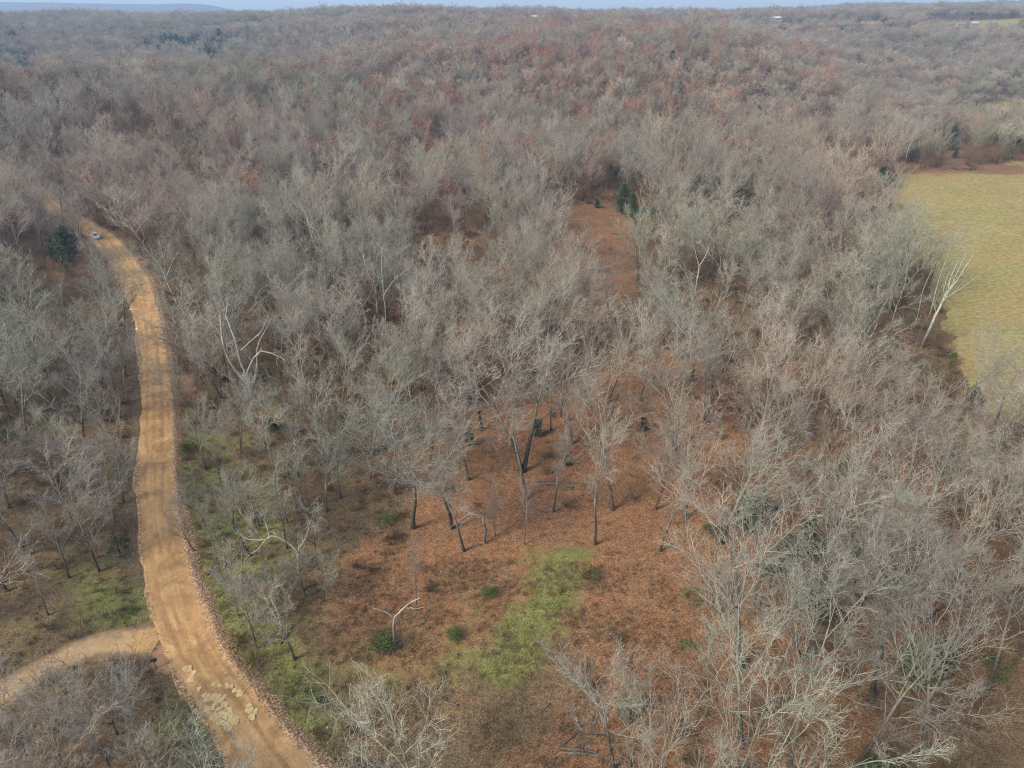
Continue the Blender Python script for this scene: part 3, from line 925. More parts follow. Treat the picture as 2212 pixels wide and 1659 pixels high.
def shrub_arrays(seed, H=2.4, n=14, spread=0.7, k=7, tr=0.012):
    rng = np.random.default_rng(seed)
    P0 = np.concatenate([rng.normal(0, 0.22 * H * 0.5, (n, 2)), np.full((n, 1), -0.1)], 1)
    D0 = norm(np.concatenate([rng.normal(0, spread, (n, 2)), np.ones((n, 1))], 1))
    L = rng.uniform(0.6, 1.1, n) * H
    P, Rr = poly_grow(P0, D0, L, np.full(n, tr * 1.8), np.full(n, tr * 0.7), 5, 0.16, -0.03, rng)
    B, D, L2, r0 = children(P, Rr, L, k, 0.2, 1.0, 0.7, 0.25, 0.45, 0.6, rng, 0.3, tr * 0.8)
    P2, R2 = poly_grow(B, D, L2, r0, r0 * 0.4, 3, 0.2, 0, rng)
    B, D, L3, r0 = children(P2, R2, L2, 4, 0.2, 1.0, 0.7, 0.3, 0.5, 0.6, rng, 0.3, tr * 0.7)
    P3, R3 = poly_grow(B, D, L3, r0, r0 * 0.4, 2, 0.2, 0, rng)
    return [tubes(P, Rr, 4), tubes(P2, R2, 3), tubes(P3, R3, 3)], P3[:, -1]
BRUSH = []
for i in range(4):
    parts, tips = shrub_arrays(400 + i, [1.6, 2.6, 3.6, 1.2][i], [16, 16, 12, 22][i], [0.8, 0.6, 0.45, 1.1][i])
    V_, Q_ = collect(parts)
    BRUSH.append(mesh_from('brush_clump', V_, Q_, M['brush']))
for i in range(2):
    parts, tips = shrub_arrays(410 + i, 1.5, 14, 0.9, 6)
    V_, Q_ = collect(parts)
    lv, lq = leaves_at(np.vstack([tips, tips]), 0.14, np.random.default_rng(3), 1.0)
    BRUSH.append(mesh_from('leafy_brush', np.vstack([V_, lv]), np.vstack([Q_, lq + len(V_)]), [M['brush'], M['green_leaf']],
                           matidx=np.concatenate([np.zeros(len(Q_)), np.ones(len(lq))])))
for i in range(2):
    parts, tips = shrub_arrays(430 + i, 5.5, 6, 0.22, 10, 0.016)
    V_, Q_ = collect(parts)
    BRUSH.append(mesh_from('sapling', V_, Q_, M['brush']))
for i in range(2):
    parts, tips = shrub_arrays(440 + i, 3.6, 7, 0.35, 8, 0.014)
    V_, Q_ = collect(parts)
    lv, lq = leaves_at(tips, 0.16, np.random.default_rng(5 + i), 0.8)
    BRUSH.append(mesh_from('russet_sapling', np.vstack([V_, lv]), np.vstack([Q_, lq + len(V_)]), [M['brush'], M['russet']],
                           matidx=np.concatenate([np.zeros(len(Q_)), np.ones(len(lq))])))
MASS.append(('brush', BRUSH[1]))
MASS.append(('brush', BRUSH[6]))
MASS.append(('brush', BRUSH[8]))
def tuft(seed, n, h, w, mat):
    rng = np.random.default_rng(seed)
    P0 = np.concatenate([rng.normal(0, w, (n, 2)), np.full((n, 1), -0.03)], 1)
    D = norm(np.concatenate([rng.normal(0, 0.6, (n, 2)), np.ones((n, 1))], 1))
    A = norm(np.cross(D, rng.normal(0, 1, (n, 3)))) * 0.022
    L = rng.uniform(0.5, 1.1, (n, 1)) * h
    tip = P0 + D * L + np.concatenate([D[:, :2], np.zeros((n, 1))], 1) * L * 0.4
    V_ = np.stack([P0 - A, P0 + A, P0 + D * L * 0.6 + A * 0.7, P0 + D * L * 0.6 - A * 0.7, tip], 1).reshape(-1, 3)
    k = np.arange(n) * 5
    Q_ = np.stack([k, k + 1, k + 2, k + 3], 1)
    T_ = np.stack([k + 3, k + 2, k + 4], 1)
    return mesh_from('tuft', V_, Q_, mat, T_, smooth=False)
TUFT = [tuft(1, 46, 0.26, 0.22, M['grass_blade']), tuft(2, 60, 0.20, 0.34, M['grass_blade']), tuft(3, 40, 0.42, 0.22, M['weed']), tuft(4, 34, 0.60, 0.18, M['weed'])]

# ------------------------------------------------------------------ scattering through geometry nodes (for what nobody could count)
def scatter(name, pts, rot, scl, kind, meshes, mats_note=None):
    me = bpy.data.meshes.new(name)
    pts = np.asarray(pts, np.float32)
    n = len(pts)
    me.vertices.add(n)
    me.vertices.foreach_set('co', pts.ravel())
    for nm, ty, dat in (('rot', 'FLOAT_VECTOR', rot), ('scl', 'FLOAT_VECTOR', scl)):
        at = me.attributes.new(nm, ty, 'POINT')
        at.data.foreach_set('vector', np.asarray(dat, np.float32).ravel())
    at = me.attributes.new('kindno', 'INT', 'POINT')
    at.data.foreach_set('value', np.asarray(kind, np.int32))
    me.update()
    o = link(bpy.data.objects.new(name, me))
    ng = bpy.data.node_groups.new(name + '_spread', 'GeometryNodeTree')
    ng.interface.new_socket('Geometry', in_out='INPUT', socket_type='NodeSocketGeometry')
    ng.interface.new_socket('Geometry', in_out='OUTPUT', socket_type='NodeSocketGeometry')
    gi = ng.nodes.new('NodeGroupInput')
    go = ng.nodes.new('NodeGroupOutput')
    jn = ng.nodes.new('GeometryNodeJoinGeometry')
    def named(nm, dt):
        a_ = ng.nodes.new('GeometryNodeInputNamedAttribute')
        a_.data_type = dt
        a_.inputs['Name'].default_value = nm
        return a_.outputs['Attribute']
    ar, as_, ak = named('rot', 'FLOAT_VECTOR'), named('scl', 'FLOAT_VECTOR'), named('kindno', 'INT')
    e2r = ng.nodes.new('FunctionNodeEulerToRotation')
    ng.links.new(ar, e2r.inputs[0])
    for k, msh in enumerate(meshes):
        src = bpy.data.objects.new(name + '_form', msh)
        oi = ng.nodes.new('GeometryNodeObjectInfo')
        oi.inputs['Object'].default_value = src
        oi.inputs['As Instance'].default_value = True
        cmp_ = ng.nodes.new('FunctionNodeCompare')
        cmp_.data_type = 'INT'
        cmp_.operation = 'EQUAL'
        ng.links.new(ak, cmp_.inputs[2])
        cmp_.inputs[3].default_value = k
        iop = ng.nodes.new('GeometryNodeInstanceOnPoints')
        ng.links.new(gi.outputs[0], iop.inputs['Points'])
        ng.links.new(cmp_.outputs[0], iop.inputs['Selection'])
        ng.links.new(oi.outputs['Geometry'], iop.inputs['Instance'])
        ng.links.new(e2r.outputs[0], iop.inputs['Rotation'])
        ng.links.new(as_, iop.inputs['Scale'])
        ng.links.new(iop.outputs[0], jn.inputs[0])
    ng.links.new(jn.outputs[0], go.inputs[0])
    md = o.modifiers.new('spread', 'NODES')
    md.node_group = ng
    tag(o, kind='stuff')
    return o

# ------------------------------------------------------------------ placed trees (picture place of the foot, height in metres, form, turn, tilt)
TREES = []        # every single bare tree: dict(x, y, H, form, rz, tilt, w, label)
def put(px, py, H, form, w=1.0, lean=(0, 0), label=None, hand=True, rz=None):
    x, y = G(px, py)
    TREES.append(dict(x=float(x), y=float(y), H=H, form=form, w=w, lean=lean, label=label, rz=rnd.uniform(0, 6.28) if rz is None else rz, hand=hand))

put(1285, 1175, 17.5, 4, 0.75, label='tall pale-topped bare tree alone where the orange leaves meet the green grass')
put(1195, 1105, 13.5, 4, 0.85, (0.03, 0), 'slim dark-trunked bare tree standing in front of the long fallen logs')
put(1133, 1175, 10.0, 4, 0.70, label='short thin bare tree with grey-brown trunk just left of the long fallen logs')
put(1128, 1020, 19.0, 2, 1.30, label='dark twin-trunked bare tree with a wide crown in the orange leaves')
put(975, 1140, 15.5, 1, 1.15)
put(1040, 930, 15, 0, 1.1)
put(1115, 880, 16, 3, 1.1)
put(1180, 840, 16, 0, 1.1)
put(1250, 850, 14, 1, 1.0)
put(930, 1010, 14, 3, 1.0)
put(892, 1140, 17.0, 0, 1.05, label='wide pale-limbed bare tree on the left edge of the orange leaves')
put(1070, 1157, 6.5, 5, 0.7, label='small thin tree beside the broken-topped snag')
put(1383, 865, 13, 5, 0.8)
put(1318, 905, 16, 1, 0.75)
put(1210, 900, 14, 8, 0.7)
put(1190, 930, 13, 4, 0.7)
put(1375, 930, 11, 5, 0.6, (0.12, 0))
put(1522, 915, 16, 2, 1.0)
put(1540, 880, 15, 6, 0.9)
put(1425, 1190, 15, 4, 0.85, (0.05, 0), 'thin pale bare tree right of the tall pale-topped one')
put(1480, 1120, 16, 3, 0.85)
put(1415, 1100, 13, 5, 0.8)
put(1600, 1092, 14, 1, 0.95)
put(1648, 1062, 16, 0, 0.9)
put(1700, 1095, 15, 3, 0.9)
put(1777, 1075, 15, 8, 0.8)
put(1812, 1030, 17, 1, 0.95)
put(1832, 1010, 17, 6, 0.9)
put(1865, 1055, 14, 0, 0.9)
put(1690, 1170, 13, 5, 0.8)
put(1640, 1000, 16, 0, 1.0)
put(1600, 1442, 20.5, 6, 1.10, label='big dark-trunked bare oak on the right rim of the clearing')
put(1880, 1512, 19.5, 2, 1.15, label='big forked bare oak with a thick left limb, right part of the wood')
put(1602, 1610, 18, 0, 1.1)
put(1325, 1662, 15.5, 3, 0.85, (-0.06, 0), 'left of two bare trees at the lower edge of the clearing')
put(1362, 1655, 13, 4, 0.75, label='slender right one of two bare trees at the lower edge of the clearing')
put(1700, 1700, 19, 1, 1.1)
put(1560, 1800, 18, 7, 1.1)
put(1850, 1660, 17, 3, 1.0)
put(1990, 1640, 18, 0, 1.0)
put(2130, 1500, 18, 8, 1.0)
put(1965, 1180, 15, 6, 1.0)
put(2060, 1260, 16, 0, 1.0)
put(2190, 1330, 17, 1, 1.0)
put(2000, 1340, 15, 7, 0.95)
put(2150, 1150, 16, 3, 1.0)
put(1900, 1260, 15, 4, 0.9)
put(1950, 1085, 16, 6, 1.0)
put(2165, 965, 14, 2, 1.0, label='dark forked bare tree at the right edge by the hay field')
put(2083, 880, 15, 3, 0.95)
put(905, 1755, 15.0, 0, 1.0, label='round pale grey bare tree at the bottom of the clearing, left of centre')
put(900, 1305, 8.5, 5, 0.45, label='short thin pinkish-grey tree standing alone left of the green grass')
# left of the road
put(185, 965, 15.5, 3, 1.2, label='wide pale greenish bare tree leaning over the left side of the road bend')
put(240, 775, 16, 0, 1.05)
put(212, 610, 12, 3, 1.0, (-0.2, 0.05), 'pale bare tree leaning across the big dark cedar')
put(60, 960, 16, 0, 1.1)
put(105, 1330, 10, 4, 0.8)
put(318, 1645, 13.5, 4, 0.9, label='slender grey tree behind the mailbox, left of the road')
put(255, 1590, 8, 3, 1.2)
put(160, 1570, 7, 0, 1.2)
put(60, 1640, 8, 9, 1.2)
put(200, 1760, 11, 3, 1.1)
put(60, 1200, 13, 0, 1.1)
put(170, 1160, 12, 9, 1.1)
put(250, 1130, 11, 3, 0.9)
put(130, 1060, 12, 0, 1.0)
put(20, 1100, 13, 3, 1.1)
put(268, 1085, 10, 3, 1.0)
put(272, 1005, 11, 0, 1.0)
put(258, 1195, 9, 9, 1.0)
put(205, 1075, 12, 3, 1.0)
put(262, 905, 12, 9, 1.0)
put(150, 1250, 9, 3, 1.1)
put(215, 1235, 12, 9, 1.05)
put(140, 1680, 9, 3, 1.2)
put(30, 1590, 6.5, 0, 1.2)
put(250, 1690, 9, 9, 1.1)
put(330, 1800, 10, 0, 1.0)
put(440, 1760, 7, 5, 1.0)
# between the road and the clearing
put(432, 920, 12, 3, 0.85, (-0.28, 0.0), 'dark bare tree leaning from the right bank across the road')
put(470, 890, 11, 4, 0.8, (-0.15, 0))
put(541, 1200, 12, 6, 0.8, (-0.10, 0), 'thick dark trunk on the green verge right of the road')
put(592, 1240, 10, 4, 0.6, (-0.12, 0))
put(475, 1235, 11, 4, 0.75, (-0.12, 0), 'thin tree with an upright fork nearest the right shoulder of the road')
put(555, 1402, 12, 5, 0.85, (-0.16, 0), 'leaning vine-covered tree between the white stump and the road')
put(636, 1425, 11, 3, 1.05, label='bushy grey tree with a dark tangled foot on the verge')
put(420, 1190, 8, 3, 0.8, (-0.35, 0.0), 'low dark tree whose branches reach out over the road')
put(660, 1290, 8, 3, 0.9)
put(735, 1075, 11, 9, 0.9)
put(600, 1060, 12, 9, 1.0)
put(700, 1000, 13, 3, 1.0)
put(800, 1030, 14, 0, 1.0)
put(480, 1050, 10, 9, 0.9)
put(520, 985, 11, 0, 1.05)
put(575, 965, 12, 3, 1.05)
put(645, 1035, 11, 1, 1.05)
put(690, 935, 13, 0, 1.05)
put(765, 985, 12, 3, 1.05)
put(835, 955, 14, 0, 1.05)
put(560, 1135, 9, 3, 1.05)
put(620, 1185, 9, 9, 1.05)
put(705, 1105, 9, 0, 1.05)
put(505, 1140, 8, 3, 1.05)
put(685, 1200, 7, 9, 1.05)
put(445, 1015, 9, 0, 1.05)
put(740, 900, 13, 3, 1.05)
put(610, 1330, 7, 3, 1.05)
put(515, 1330, 6, 9, 1.05)
put(700, 1300, 6, 3, 1.05)
put(655, 1095, 10, 5, 1.05)

# ------------------------------------------------------------------ random filling of the wood
def field_jgrid(x0, x1, y0, y1, s, rng):
    xs = np.arange(x0, x1, s)
    ys = np.arange(y0, y1, s)
    X, Y = np.meshgrid(xs, ys)
    X = X + (np.arange(len(ys)) % 2)[:, None] * s * 0.5
    X = X + (rng.random(X.shape) - 0.5) * s * 1.05
    Y = Y + (rng.random(Y.shape) - 0.5) * s * 1.05
    return X.ravel(), Y.ravel()

KEEPOUT = [(90, 575, 232, 672), (185, 518, 240, 575), (1300, 470, 1410, 590), (495, 872, 650, 960), (765, 725, 872, 800), (1930, 700, 2085, 850), (335, 680, 440, 765),
           (1465, 662, 1530, 715), (1330, 1230, 1530, 1560), (990, 945, 1045, 1010), (1880, 405, 1945, 450), (2030, 300, 2085, 365), (600, 1280, 730, 1420), (880, 722, 912, 780), (1180, 300, 1235, 322), (1880, 355, 1990, 378)]
def wood_filter(x, y, rng, verge_keep=0.5, open_keep=0.34):
    u, v = PX(x, y, 0.0)
    d = np.hypot(x, y)
    ok = np.ones(len(x), bool)
    dr, wr_ = dist_line(x, y, ROAD)
    dd_, wd_ = dist_line(x, y, DRIVE)
    ok &= dr > wr_ + np.where(v < 490, 1.4, 2.0)
    ok &= dd_ > wd_ + 1.2
    jit = (vnoise(x, y, 12, 7) - 0.5) * 50
    ok &= ~(inpoly(u + jit * 0.3, v + jit * 0.3, FIELD))
    f2 = inpoly(u, v, FIELD2) & (d < 900)
    ok &= ~(f2 & (rng.random(len(x)) > 0.28))
    ok &= ~inpoly(u, v, PATHC)
    ok &= ~inpoly(u, v, CLEAR)
    ok &= ~(inpoly(u, v, OPENW) & (rng.random(len(x)) > open_keep))
    ok &= ~(inpoly(u, v, VERGE) & (rng.random(len(x)) > verge_keep))
    ok &= ~(inpoly(u, v, NOTCH) & (rng.random(len(x)) > 0.35))
    ok &= ~inpoly(u, v, LAWN)
    ok &= ~((u > 1450) & (v > 820) & (d < 150) & (rng.random(len(x)) > 0.74))
    for a0, b0, a1, b1 in KEEPOUT:
        ok &= ~((u > a0) & (u < a1) & (v > b0) & (v < b1))
    return ok

rngp = np.random.default_rng(77)
X1, Y1 = field_jgrid(-330, 360, 14, 420, 7.2, rngp)
u1, v1 = PX(X1, Y1, 8.0)
d1 = np.hypot(X1, Y1)
ok = wood_filter(X1, Y1, rngp) & (d1 < 420) & (np.abs(X1) < 16 + Y1 * 0.86) & (Y1 > 14)
k = rngp.random(len(X1)) < np.where(d1 > 120, 0.97 - 0.6 * sstep(0.48, 0.34, vnoise(X1, Y1, 34, 14, 2)), 0.93)
ok &= k
hx = np.array([t['x'] for t in TREES])
hy = np.array([t['y'] for t in TREES])
for i in np.where(ok)[0]:
    if d1[i] < 190 and np.min(np.hypot(hx - X1[i], hy - Y1[i])) < 4.6:
        ok[i] = False
X1, Y1, d1 = X1[ok], Y1[ok], d1[ok]
# which of them show largest: by distance, and only those that reach into the frame
ut, vt = PX(X1, Y1, 13.0)
ub, vb = PX(X1, Y1, 3.0)
inview = (ut > -60) & (ut < 2272) & (vt < 1690)
slant = np.hypot(d1, CAM_H - 8)
order = np.argsort(np.where(inview, slant, 1e6))
nsingle = 300 - len(TREES) - 4
single = set(order[:nsingle].tolist())
SINGLE_MAX = slant[order[nsingle]]
print('single trees reach to', round(float(SINGLE_MAX), 1), 'm; wood trees', len(X1), 'in view', int(inview.sum()))
for i in order[:nsingle]:
    uu, vv = float(ub[i]), float(vb[i])
    H = float(np.clip(rngp.normal(14.6, 1.9), 10.5, 18.5))
    if vv > 1350 and uu > 430: H = min(H, 15.5)
    if inpoly(np.array([uu]), np.array([vv]), VERGE)[0]: H = float(rngp.uniform(7.0, 11.0))
    if uu < 430 and vv > 1400: H = float(rngp.uniform(5.5, 8.0))
    if uu < 330: H *= 0.92
    TREES.append(dict(x=float(X1[i]), y=float(Y1[i]), H=H, form=int(rngp.integers(0, 10)), w=float(rngp.uniform(1.0, 1.32)),
                      lean=(float(rngp.normal(0, 0.04)), float(rngp.normal(0, 0.04))), label=None, rz=float(rngp.uniform(0, 6.28)), hand=False))

def z_at(x, y):
    return float(terrain(np.array([x]), np.array([y]))[0])

# -------- the mass of the wood behind
mx, my, mk, ms, mr = [], [], [], [], []
rest = [i for i in range(len(X1)) if i not in single and (inview[i] or d1[i] > 40)]
rngm = np.random.default_rng(31)
def add_mass(x, y, kinds, hmean, hsd, wmul=1.0):
    n = len(x)
    s = np.clip(rngm.normal(hmean, hsd * 1.25, n), 0.5, 1.4)
    w = s * rngm.uniform(0.88, 1.18, n) * wmul
    mx.append(x); my.append(y)
    mk.append(kinds)
    ms.append(np.stack([w, w, s], 1))
    mr.append(np.stack([rngm.normal(0, 0.04, n), rngm.normal(0, 0.04, n), rngm.uniform(0, 6.28, n)], 1))
xr, yr = X1[rest], Y1[rest]
kk = rngm.integers(0, 8, len(xr))
def russet_prob(x, y):
    u, v = PX(x, y, 8.0)
    return 0.03 + 0.42 * blob(u, v, 1250, 190, 380, 110) * (vnoise(x, y, 45, 88) > 0.48) + 0.30 * blob(u, v, 850, 300, 300, 90) + 0.22 * blob(u, v, 1500, 260, 250, 80) + 0.10 * blob(u, v, 1150, 370, 300, 60)
rp = rngm.random(len(xr)) < russet_prob(xr, yr)
kk = np.where(rp, 13 + rngm.integers(0, 2, len(xr)), kk)
ur_, vr_ = PX(xr, yr, 8.0)
cpr = 0.012 + 0.9 * blob(ur_, vr_, 60, 155, 75, 26) + 0.35 * blob(ur_, vr_, 2150, 250, 90, 50) + 0.10 * blob(ur_, vr_, 1450, 400, 120, 60)
kk = np.where(rngm.random(len(xr)) < cpr, 15 + rngm.integers(0, 2, len(xr)), kk)
add_mass(xr, yr, kk, 0.88, 0.12, 1.20)
# beyond 420 m
def ring(d0, d1_, s, fullw=0.82):
    x, y = field_jgrid(-fullw * d1_, fullw * d1_, 0, d1_, s, rngm)
    d = np.hypot(x, y)
    k = (d >= d0) & (d < d1_) & (np.abs(x) < y * fullw + 10)
    x, y = x[k], y[k]
    k = wood_filter(x, y, rngm)
    return x[k], y[k]
def far_clear(x, y):
    """keep the pastures and yards on the far ridge free of trees"""
    z = terrain(x, y)
    u, v = PX(x, y, z)
    keep_ = np.ones(len(x), bool)
    d = np.hypot(x, y)
    for cu, cd, hw, dep in PASTURES:
        uu = 1106 + FPX * (x / np.maximum(y, 1)) * 1.0
        uu = u
        keep_ &= ~((np.abs(uu - cu) < hw) & (d > cd - 10) & (d < cd + dep))
    return keep_
xb, yb = ring(350, 640, 4.2)
add_mass(xb, yb, 17 + np.where(rngm.random(len(xb)) < 0.25, 2, rngm.integers(0, 2, len(xb))), 1.3, 0.2, 1.3)
for d0, dd1, s in ((420, 700, 8.2), (700, 1100, 8.8), (1100, 1750, 10)):
    x, y = ring(d0, dd1, s)
    kf = far_clear(x, y)
    x, y = x[kf], y[kf]
    kk = 8 + rngm.integers(0, 5, len(x))
    rp = rngm.random(len(x)) < russet_prob(x, y)
    kk = np.where(rp, 13 + rngm.integers(0, 2, len(x)), kk)
    cn = vnoise(x, y, 70, 55)
    u, v = PX(x, y, terrain(x, y) + 8)
    cp = 0.012 + 0.85 * blob(u, v, 400, 95, 110, 20) + 0.6 * blob(u, v, 520, 65, 60, 10) + 0.9 * blob(u, v, 60, 150, 75, 28) + 0.95 * blob(u, v, 1690, 62, 26, 14) \
        + 0.35 * blob(u, v, 1900, 42, 60, 6) + 0.4 * blob(u, v, 1600, 50, 40, 6) + 0.25 * blob(u, v, 2120, 50, 60, 10) + 0.7 * blob(u, v, 20, 80, 60, 20) + 0.15 * blob(u, v, 2120, 260, 60, 40)
    cpk = rngm.random(len(x)) < cp * (cn > 0.42)
    kk = np.where(cpk, 15 + rngm.integers(0, 2, len(x)), kk)
    add_mass(x, y, kk, 0.95, 0.14, 1.12 if d0 < 1000 else 1.25)
x, y = ring(1750, 3000, 17.0)
add_mass(x, y, 8 + rngm.integers(0, 5, len(x)), 1.0, 0.12, 1.7)
MXX, MYY = np.concatenate(mx), np.concatenate(my)
MZZ = terrain(MXX, MYY) - 0.05
print('mass trees', len(MXX))
wood = scatter('woodland', np.stack([MXX, MYY, MZZ], 1), np.concatenate(mr), np.concatenate(ms), np.concatenate(mk), [m_ for _, m_ in MASS])
tag(wood, 'grey and russet leafless woodland covering the hillsides up to the far ridge', 'woodland')

# -------- undergrowth, weeds, grass
def scatter_floor(name, s, dmax, dens, meshes, kinds_fn, smin, smax, label, cat, seed, xr_=(-230, 260)):
    rng = np.random.default_rng(seed)
    x, y = field_jgrid(xr_[0], xr_[1], 14, dmax, s, rng)
    u, v = PX(x, y, 0.0)
    d = np.hypot(x, y)
    k = (d < dmax) & (u > -120) & (u < 2330) & (v < 1760)
    x, y, u, v, d = x[k], y[k], u[k], v[k], d[k]
    dr, wr_ = dist_line(x, y, ROAD)
    dd_, wd_ = dist_line(x, y, DRIVE)
    p = dens(x, y, u, v, d)
    k = (rng.random(len(x)) < p) & (dr > wr_ + 1.7) & (dd_ > wd_ + 0.5)
    x, y, u, v, d = x[k], y[k], u[k], v[k], d[k]
    n = len(x)
    kd = kinds_fn(x, y, u, v, rng)
    sc = rng.uniform(smin, smax, n)
    zz = terrain(x, y) - 0.03
    print(name, n)
    o = scatter(name, np.stack([x, y, zz], 1), np.stack([rng.normal(0, 0.06, n), rng.normal(0, 0.06, n), rng.uniform(0, 6.28, n)], 1),
                np.stack([sc, sc, sc * rng.uniform(0.8, 1.2, n)], 1), kd, meshes)
    tag(o, label, cat)
    return o

def dens_brush(x, y, u, v, d):
    n = vnoise(x, y, 11, 91, 3)
    p = 0.42 + 1.5 * (n - 0.42)
    p = np.where(inpoly(u, v, CLEAR), 0.10 * (vnoise(x, y, 4, 92) > 0.55), p)
    p = np.where(inpoly(u, v, PATHC), 0.01, p)
    p = np.where(inpoly(u, v, FIELD), 0.0, p)
    p = np.where(inpoly(u, v, OPENW), 0.04, p)
    p = np.where(inpoly(u, v, LAWN), 0.02, p)
    p = np.where(inpoly(u, v, VERGE), 0.28, p)
    dr, wr_ = dist_line(x, y, ROAD)
    p = np.where(dr - wr_ < 3.4, np.maximum(p, 0.45), p)
    p = np.where((u > 1500) & (v > 950), p * 0.35, p)
    p = np.where((v < 900) & (u < 1150), p * 1.5, p)
    return np.clip(p, 0, 1)
scatter_floor('undergrowth', 2.1, 360, dens_brush, BRUSH,
              lambda x, y, u, v, r: np.where(r.random(len(x)) < 0.05 + 0.10 * inpoly(u, v, VERGE), 4 + r.integers(0, 2, len(x)),
                                             np.where(inpoly(u, v, CLEAR), 3 * r.integers(0, 2, len(x)), np.where((r.random(len(x)) < 0.16) & (v < 780), 8 + r.integers(0, 2, len(x)), np.where(r.random(len(x)) < 0.30, 6 + r.integers(0, 2, len(x)), r.integers(0, 4, len(x)))))),
              0.55, 1.2, 'tangled brown undergrowth and saplings between the bare trees', 'undergrowth', 5, (-300, 330))

def dens_weed(x, y, u, v, d):
    n = vnoise(x, y, 2.6, 93, 3)
    p = np.where(inpoly(u, v, CLEAR), 0.9 * (n > 0.50) + 0.10, 0.14)
    p = np.where(inpoly(u, v, VERGE), 0.35, p)
    p = np.where(inpoly(u, v, OPENW), 0.04, p)
    dr, wr_ = dist_line(x, y, ROAD)
    p = np.where((dr - wr_ < 3.2), 0.55, p)
    return p
scatter_floor('dry_weeds', 0.62, 125, dens_weed, TUFT[2:], lambda x, y, u, v, r: r.integers(0, 2, len(x)), 0.5, 1.1,
              'dry brown weeds and brambles across the clearing', 'weeds', 6, (-80, 90))
def stick_mesh(seed):
    rng = np.random.default_rng(seed)
    n = 7
    P0 = np.concatenate([rng.normal(0, 0.8, (n, 2)), np.full((n, 1), 0.05)], 1)
    D0 = norm(np.concatenate([rng.normal(0, 1, (n, 2)), rng.uniform(0, 0.12, (n, 1))], 1))
    L = rng.uniform(0.5, 2.2, n)
    P, Rr = poly_grow(P0, D0, L, np.full(n, 0.028), np.full(n, 0.012), 4, 0.10, 0.0, rng)
    V_, Q_ = tubes(P, Rr, 4)
    return mesh_from('stick', V_, Q_, M['dead'])
scatter_floor('fallen_sticks', 3.0, 150, lambda x, y, u, v, d: np.where(inpoly(u, v, FIELD), 0.0, 0.30), [stick_mesh(1), stick_mesh(2), stick_mesh(3)],
              lambda x, y, u, v, r: r.integers(0, 3, len(x)), 0.5, 1.1, 'thin grey sticks lying among the fallen leaves', 'sticks', 8, (-110, 130))
def dens_grass(x, y, u, v, d):
    jx_ = (vnoise(x, y, 6, 41) - 0.5) * 55
    jy_ = (vnoise(x, y, 6, 42) - 0.5) * 55
    u, v = u + jx_, v + jy_
    p = 0.7 * blob(u, v, 1195, 1285, 55, 50) + 0.7 * blob(u, v, 1135, 1395, 46, 62) + 1.0 * blob(u, v, 1105, 1460, 54, 54) \
        + 0.7 * blob(u, v, 425, 1100, 38, 110) + 0.8 * blob(u, v, 490, 1270, 50, 110) + 0.6 * blob(u, v, 560, 1400, 55, 80) + 0.8 * blob(u, v, 660, 1540, 55, 80) \
        + 0.6 * blob(u, v, 240, 1290, 60, 50) + 0.6 * blob(u, v, 390, 1590, 50, 70)
    return np.clip(p, 0, 1) * 0.8 * (0.12 + (vnoise(x, y, 2.2, 44, 3) > 0.50))
scatter_floor('grass', 0.42, 115, dens_grass, TUFT[:2], lambda x, y, u, v, r: r.integers(0, 2, len(x)), 0.5, 1.2,
              'short green grass growing through the fallen leaves', 'grass', 7, (-75, 40))

# ------------------------------------------------------------------ single trees
LAND = []     # landmarks for telling trees apart
def part_copy(name, me, parent):
    o = bpy.data.objects.new(name, me)
    o.parent = parent
    COL.objects.link(o)
    return o

for t in TREES:
    uu_, vv_ = PX(t['x'], t['y'], 0.0)
    if inpoly(np.array([uu_]), np.array([vv_]), OPENW)[0] and t['H'] > 10:
        t['w'] *= 1.28
        t['H'] *= 1.05
tree_objs = []
for t in TREES:
    tm, cm, H0, look = NEAR[t['form']]
    s = t['H'] / H0
    z = z_at(t['x'], t['y'])
    r_ = bpy.data.objects.new('bare_tree', None)
    COL.objects.link(r_)
    r_.location = (t['x'], t['y'], z)
    Rm = Matrix.Rotation(t['lean'][0], 4, 'Y') @ Matrix.Rotation(-t['lean'][1], 4, 'X') @ Matrix.Rotation(t['rz'], 4, 'Z')
    r_.rotation_euler = Rm.to_euler()
    w = s * t['w']
    r_.scale = (w, w, s)
    part_copy('trunk', tm, r_)
    part_copy('crown', cm, r_)
    tag(r_, None, 'tree', 'leafless trees of the near wood')
    t['obj'] = r_
    t['look'] = look
    if t['label']:
        r_['label'] = t['label']
        LAND.append((t['label'], t['x'], t['y']))

